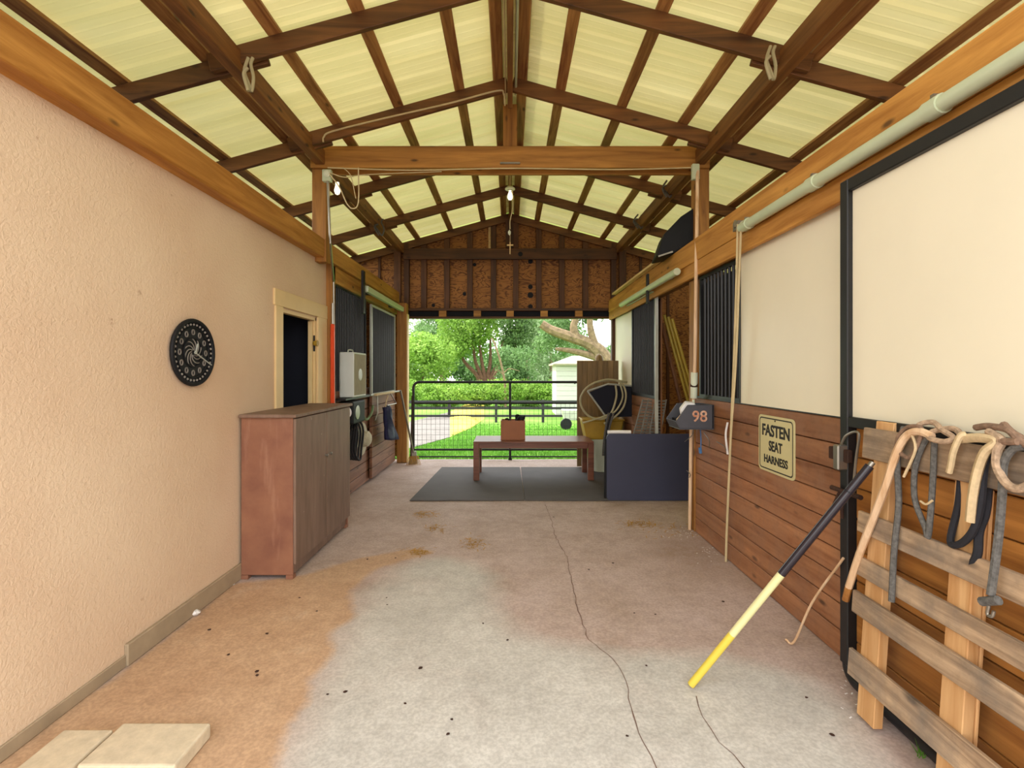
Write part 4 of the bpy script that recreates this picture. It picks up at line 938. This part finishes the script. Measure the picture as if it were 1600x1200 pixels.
# ------------------------------------------------------------------ small debris
def blob(name, p, r, mat, label, cat, group=None, flatz=.5):
    vs = []; n = 7
    mb = MB(); mb.lathe([(r*.5, 0), (r, r*flatz*.5), (r*.6, r*flatz), (r*.1, r*flatz*1.1)], p, 'z', n)
    mb.v = [(v[0]+random.uniform(-r, r)*.3, v[1]+random.uniform(-r, r)*.3, v[2]) for v in mb.v]
    return mb.build(name, mat, label=label, cat=cat, **({'group': group} if group else {}))
p = PF(305, 960); blob('crumpled_paper', p, .035, 'paper', 'white crumpled paper scrap at the foot of the stucco wall', 'paper', flatz=.8)
p = PF(368, 905); blob('paper_scrap', PF(364, 914), .012, 'paper', 'tiny white scrap beside the cabinet foot', 'paper')
spots = [(402,1049),(402,1055),(357,1023),(417,990),(327,984),(468,934),(604,934),(605,945),(755,974),(657,1044),(512,1085),(540,1081),(706,1124),(633,1099),(991,958),(1024,960),(793,1000),(920,890),(958,880),(865,808),(618,872),(574,874),(495,955),(700,1147),(1300,1148),(1260,1090),(1372,1105),(1010,1040),(1130,940),(980,1150)]
for i, q in enumerate(spots):
    blob('dry_leaf_bit', PF(*q), random.uniform(.006, .011), 'leafdry', 'tiny dark dry leaf bit lying loose on the concrete floor', 'leaf', 'leaf bits on the concrete', .3)
def litter(name, label, regions, n, mat, ln=.03):
    mb = MB()
    for cx_, cy_, rx, ry, k in regions:
        for _ in range(k):
            p = PF(random.gauss(cx_, rx), random.gauss(cy_, ry)); a = random.uniform(0, math.pi); l_ = random.uniform(.4, 1)*ln
            d = Vector((math.cos(a), math.sin(a), 0))*l_; s_ = Vector((-d.y, d.x, 0)).normalized()*.003
            mb.add([p-d-s_+Vector((0, 0, .002)), p+d-s_+Vector((0, 0, .004)), p+d+s_+Vector((0, 0, .004)), p-d+s_+Vector((0, 0, .002))], [(0, 1, 2, 3)])
    return mb.build(name, mat, label=label, cat='litter', kind='stuff')
litter('straw_litter', 'wisps of golden straw strewn on the floor in front of the mats', [(665, 803, 10, 3, 70), (740, 850, 8, 6, 60), (680, 826, 10, 3, 40), (655, 862, 12, 3, 60), (1000, 818, 16, 3, 90), (1040, 830, 30, 6, 40)], 0, 'straw')
litter('wood_chips', 'pale chips scattered along the foot of the plank wall', [(1080, 832, 18, 5, 60), (1110, 860, 14, 8, 25), (1340, 1090, 20, 20, 25)], 0, 'paper', .010)
mb = MB()
for _ in range(14):
    p = PF(1440+random.uniform(-8, 8), 1180+random.uniform(-6, 6)); d = Vector((random.uniform(-.03, .03), random.uniform(-.03, .03), random.uniform(.03, .07)))
    mb.add([p+Vector((-.003, 0, 0)), p+Vector((.003, 0, 0)), p+d], [(0, 1, 2)])
mb.build('grass_tuft', 'grass', label='small green grass tuft growing from the floor crack below the pallet', cat='weed')

# ------------------------------------------------------------------ outside
def gzf(Y):
    if Y < 8.4: return -.03
    if Y < 26: return -.03-(Y-8.4)/17.6*1.17
    return -1.2
ys_ = [8.38, 9, 10, 12, 14, 16, 18, 20, 23, 26, 30, 40, 60, 110]; xs_ = [-60, -30, -15, -8, -4, 0, 4, 8, 15, 30, 60]
vs = [(x, y, gzf(y)) for y in ys_ for x in xs_]; nx_ = len(xs_)
fs = [(j*nx_+i, j*nx_+i+1, (j+1)*nx_+i+1, (j+1)*nx_+i) for j in range(len(ys_)-1) for i in range(nx_-1)]
lawn = MB().add(vs, fs).build('lawn', 'lawn', center=False, kind='structure')
MB().add([(-60, -60, -.04), (60, -60, -.04), (60, 8.38, -.04), (-60, 8.38, -.04)], [(0, 1, 2, 3)]).build('yard_ground', 'gravel', center=False, kind='structure')
def PG(px, py):            # point on the sloping lawn
    lo, hi = 8.4, 300.0
    for _ in range(50):
        m_ = (lo+hi)/2; y_ = CY+F*(EYE-gzf(m_))/m_
        if y_ > py: lo = m_
        else: hi = m_
    return Vector(((px-CX)*lo/F, lo, gzf(lo)))
def lane(name, top, bot, mat):
    vs = []; fs = []; n = 16
    for k in range(n+1):
        t = k/n
        def at(L):
            s_ = t*(len(L)-1); i = min(int(s_), len(L)-2); f_ = s_-i; return (L[i][0]*(1-f_)+L[i+1][0]*f_, L[i][1]*(1-f_)+L[i+1][1]*f_)
        for q in (at(top), at(bot)): p = PG(*q); vs.append((p.x, p.y, p.z+.02))
        if k: a = 2*k; fs.append((a-2, a-1, a+1, a))
    return MB().add(vs, fs).build(name, mat, center=False, kind='structure')
lane('gravel_lane', [(600, 668), (650, 657), (703, 644)], [(600, 712), (650, 699), (703, 684)], 'gravel')
lane('dry_grass_strip', [(703, 644), (735, 628), (757, 627)], [(703, 684), (735, 670), (757, 655)], 'drylawn')
def leaves(centers, n, size, name, mat, parent=None, **tg):
    C = np.array([c[:3] for c in centers]); Rr = np.array([c[3:] for c in centers])
    idx = np.random.choice(len(C), n, p=(Rr.prod(1)**(2/3))/((Rr.prod(1)**(2/3)).sum())); d = np.random.normal(size=(n, 3)); d /= np.linalg.norm(d, axis=1)[:, None]
    rad = np.random.uniform(.45, 1.05, n)**.6; P_ = C[idx]+d*Rr[idx]*rad[:, None]
    P_[:, 2] = np.maximum(P_[:, 2], np.array([gzf(y) for y in P_[:, 1]])+.03)
    u = np.random.normal(size=(n, 3)); u /= np.linalg.norm(u, axis=1)[:, None]; w = np.cross(u, d+np.random.normal(size=(n, 3))*.6); w /= np.linalg.norm(w, axis=1)[:, None]+1e-9
    s_ = np.random.uniform(.6, 1.3, n)[:, None]*size
    V = np.stack([P_-u*s_, P_-w*s_*.5, P_+u*s_, P_+w*s_*.5], 1).reshape(-1, 3)
    mb = MB(); mb.v = V.tolist(); mb.f = np.arange(n*4).reshape(n, 4).tolist(); return mb.build(name, mat, parent, **tg)
def tree(label, px, Y, crown, trunks, mat, n, size=.16, bark='bark', group=None, name='tree'):
    base = ((px-CX)*Y/F, Y, gzf(Y)); t = thing(name, label, 'tree', base, group)
    leaves(crown, n, size, 'foliage', mat, t, kind='stuff')
    for pts, r0, r1 in trunks: MB().tube(curve(pts, 4), r0, 8, r2=r1).build('trunk', bark, t, smooth=True)
    return t
def crown(px0, px1, py0, py1, Y, k, dep=2.5):
    out = []
    for _ in range(k):
        p = PY(random.uniform(px0, px1), random.uniform(py0, py1), Y+random.uniform(-dep, dep)); r_ = random.uniform(.7, 1.4)*Y/45
        out.append((p.x, p.y, p.z, r_*1.2, r_*1.2, r_))
    return out
Y = 48
tr_ = []
for dx, tx in ((-6, -46), (-3, -18), (0, -8), (3, 10), (6, 30), (9, 50)):
    tr_.append(([PY(758+dx, 622, Y), PY(757+dx*1.6, 590, Y), PY(756+dx*2+tx*.4, 565, Y), PY(756+tx, 530, Y)], .28, .1))
tree('multi-trunk tree with reddish bark at the centre behind the gate', 757, Y, crown(700, 790, 470, 545, Y, 26), tr_, 'leaf_bright', 9000, .17, 'barkred')
tree('bright green bushy tree at the left edge of the gate opening', 660, 42, crown(610, 700, 535, 600, 42, 26), [([PY(660, 630, 42), PY(662, 560, 42)], .2, .1)], 'leaf_bright', 10000, .15)
tree('tall green tree behind the left bushy tree', 690, 55, crown(660, 730, 480, 575, 55, 26), [([PY(690, 615, 55), PY(690, 500, 55)], .3, .1)], 'leaf_mid', 8000, .2)
tree('hazy dark tree far away at upper left of the opening', 645, 80, crown(600, 680, 512, 580, 80, 16), [([PY(645, 600, 80), PY(645, 540, 80)], .3, .1)], 'leaf_grey', 5000, .3)
tree('dark ivy-clad tree right of the multi-trunk tree', 806, 44, crown(797, 816, 495, 545, 44, 9, .6), [([PY(806, 625, 44), PY(806, 500, 44)], .15, .08)], 'leaf_dark', 3500, .14)
tree('pale green tree in front of the dark ivy-clad tree', 815, 40, crown(785, 840, 555, 595, 40, 14, 1.5), [([PY(828, 630, 40), PY(822, 560, 40)], .15, .06)], 'leaf_mid', 5000, .14)
tree('grey-green tree left of the white shed', 860, 50, crown(825, 890, 480, 600, 50, 30), [([PY(862, 620, 50), PY(860, 540, 50)], .25, .1)], 'leaf_grey', 9000, .18)
tree('tall leafy tree behind the gap over the gate middle', 800, 62, crown(740, 860, 450, 560, 62, 26), [([PY(800, 612, 62), PY(800, 520, 62)], .35, .1)], 'leaf_mid', 9000, .24)
# oak with heavy limbs
Y = 26
P = lambda px, py, Y_=Y: PY(px, py, Y_)
tree('old oak with thick crooked limbs above the white shed', 950, Y, crown(850, 905, 500, 545, Y+2, 12, 1.0)+crown(905, 935, 470, 498, Y+2, 8, 1.0)+crown(860, 1000, 380, 470, Y, 16),
     [([P(975, 670), P(965, 600), P(940, 555), P(925, 540)], .6, .34), ([P(948, 570), P(925, 540), P(890, 526), P(862, 516), P(846, 506)], .34, .22), ([P(902, 530), P(896, 512), P(900, 490), P(890, 440)], .24, .12),
      ([P(932, 545), P(924, 520), P(922, 495), P(930, 440)], .22, .12), ([P(945, 562), P(910, 552), P(885, 547), P(868, 545)], .22, .08)], 'leaf_mid', 6000, .12)
t = thing('dead_sapling', 'bare leaning dead sapling with no leaves before the trees', 'tree', tuple(PY(790, 640, 36)))
MB().tube(curve([PY(790, 636, 36), PY(789, 600, 36), PY(782, 565, 36), PY(772, 535, 36), PY(767, 528, 36)]), .10, 8, r2=.05).build('trunk', 'bark', t, smooth=True)
MB().tube(curve([PY(789, 590, 36), PY(778, 578, 36), PY(770, 588, 36)]), .05, 6, r2=.02).build('branch', 'bark', t, smooth=True)
MB().tube(curve([PY(788, 582, 36), PY(796, 576, 36), PY(812, 580, 36)]), .05, 6, r2=.02).build('branch', 'bark', t, smooth=True)
# undergrowth row
for i, px in enumerate(range(640, 900, 26)):
    Y = 37+random.uniform(-1, 1); cs = []
    for _ in range(6):
        p = PY(px+random.uniform(-16, 16), random.uniform(606, 622), Y+random.uniform(-.8, .8)); cs.append((p.x, p.y, p.z, .8, .8, .75))
    leaves(cs, 3000, .10, 'undergrowth_bush', 'leaf_bright', label='bright green bush in the low undergrowth row behind the black fence', cat='bush', group='undergrowth row behind the fence')
# distant treeline pieces
for i in range(14):
    px = 480+i*48; Y = 95; cs = crown(px-22, px+22, 545, 598, Y, 8, 2)
    leaves(cs, 2500, .4, 'distant_tree', 'leaf_mid', label='distant green tree in the far hazy treeline', cat='tree', group='far treeline')
# black board fence
fe = thing('board_fence', 'black three-board horse fence crossing the field', 'fence', (0, 25.7, -1.2))
for z, h_ in ((-.10, .16), (-.43, .13), (-.83, .13)):
    MB().box(-16, 16, 25.66, 25.70, z-h_/2, z+h_/2).build('rail_board', 'fence', fe)
pst = MB().box(-.8, -.66, 25.7, 25.84, -1.25, .0).build('fence_post', 'fence', fe)
rep(fe, 'fence_post', pst, [(2.45*k, 0, 0) for k in range(-6, 7) if k])
# shed
sd = thing('garden_shed', 'white sided shed with pale low roof beyond the field fence', 'shed', (4.2, 31, -1.2))
z = -1.2; k = 0
while z < 1.85:
    MB().box(2.80, 5.7, 30-.015*(k % 1), 30.05, z, z+.29).build('siding_board', 'shedwall', sd, bevel=.012); z += .30; k += 1
MB().box(2.82, 5.68, 30.05, 33, -1.2, 1.88).build('body', 'shedwall', sd)
zt = 1.85
MB().add([(2.6, 29.7, zt), (5.9, 29.7, zt), (5.9, 33.2, zt), (2.6, 33.2, zt), (3.9, 31.0, zt+.62), (4.6, 31.0, zt+.62), (2.6, 29.7, zt+.1), (5.9, 29.7, zt+.1), (5.9, 33.2, zt+.1), (2.6, 33.2, zt+.1)],
         [(3, 2, 1, 0), (0, 1, 7, 6), (1, 2, 8, 7), (2, 3, 9, 8), (3, 0, 6, 9), (6, 7, 5, 4), (7, 8, 5), (8, 9, 4, 5), (9, 6, 4)]).build('roof', 'shedroof', sd)
MB().box(3.9, 3.98, 29.96, 30.0, .72, .85).build('latch', 'fence', sd)
# wheelbarrow-like pale cart near the fence at right
ct = thing('garden_cart', 'small grey cart standing in the grass right of the gate middle', 'cart', tuple(PG(890, 668)))
c0 = PG(893, 672)
MB().prism([c0+Vector((-.25, 0, .35)), c0+Vector((.35, 0, .35)), c0+Vector((.45, 0, .75)), c0+Vector((-.35, 0, .75))], (0, .5, 0)).build('tray', 'greyframe', ct, bevel=.02)
MB().lathe([(.2, -.03), (.22, 0), (.2, .03)], c0+Vector((-.2, 0, .22)), 'y', 16).build('wheel', 'plastic_black', ct, smooth=True)
MB().tube([c0+Vector((.3, 0, .02)), c0+Vector((.2, 0, .4)), c0+Vector((.7, 0, .8))], .02, 6).build('handle', 'plastic_black', ct)
# grass blades
n = 60000
yy = 8.5+np.random.beta(1, 2.2, n)*16; xx = np.random.uniform(-1, 1, n)*(3.0+yy*.12); zz = np.array([gzf(y) for y in yy])
hgt = np.random.uniform(.03, .085, n); a = np.random.uniform(0, 6.28, n); w = .005+.0006*yy
bx_ = np.stack([np.cos(a)*w, np.sin(a)*w, np.zeros(n)], 1); base = np.stack([xx, yy, zz-.005], 1); tip = base+np.stack([np.random.normal(0, .02, n), np.random.normal(0, .02, n), hgt], 1)
# leave the lane bare
ok = ~((xx < -1.2-(yy-9)*.09) & (yy > 12)) if False else np.ones(n, bool)
for_lane = (CX+F*xx/yy < 706) & (CY+F*(EYE-zz)/yy < 700-(CX+F*xx/yy-650)*.28) & (CY+F*(EYE-zz)/yy > 640); ok &= ~for_lane
V = np.stack([base-bx_, base+bx_, tip], 1)[ok].reshape(-1, 3); mb = MB(); mb.v = V.tolist(); mb.f = np.arange(len(V)).reshape(-1, 3).tolist()
mb.build('grass_blades', 'grass', label='short green grass beyond the pipe gate', cat='grass', kind='stuff')
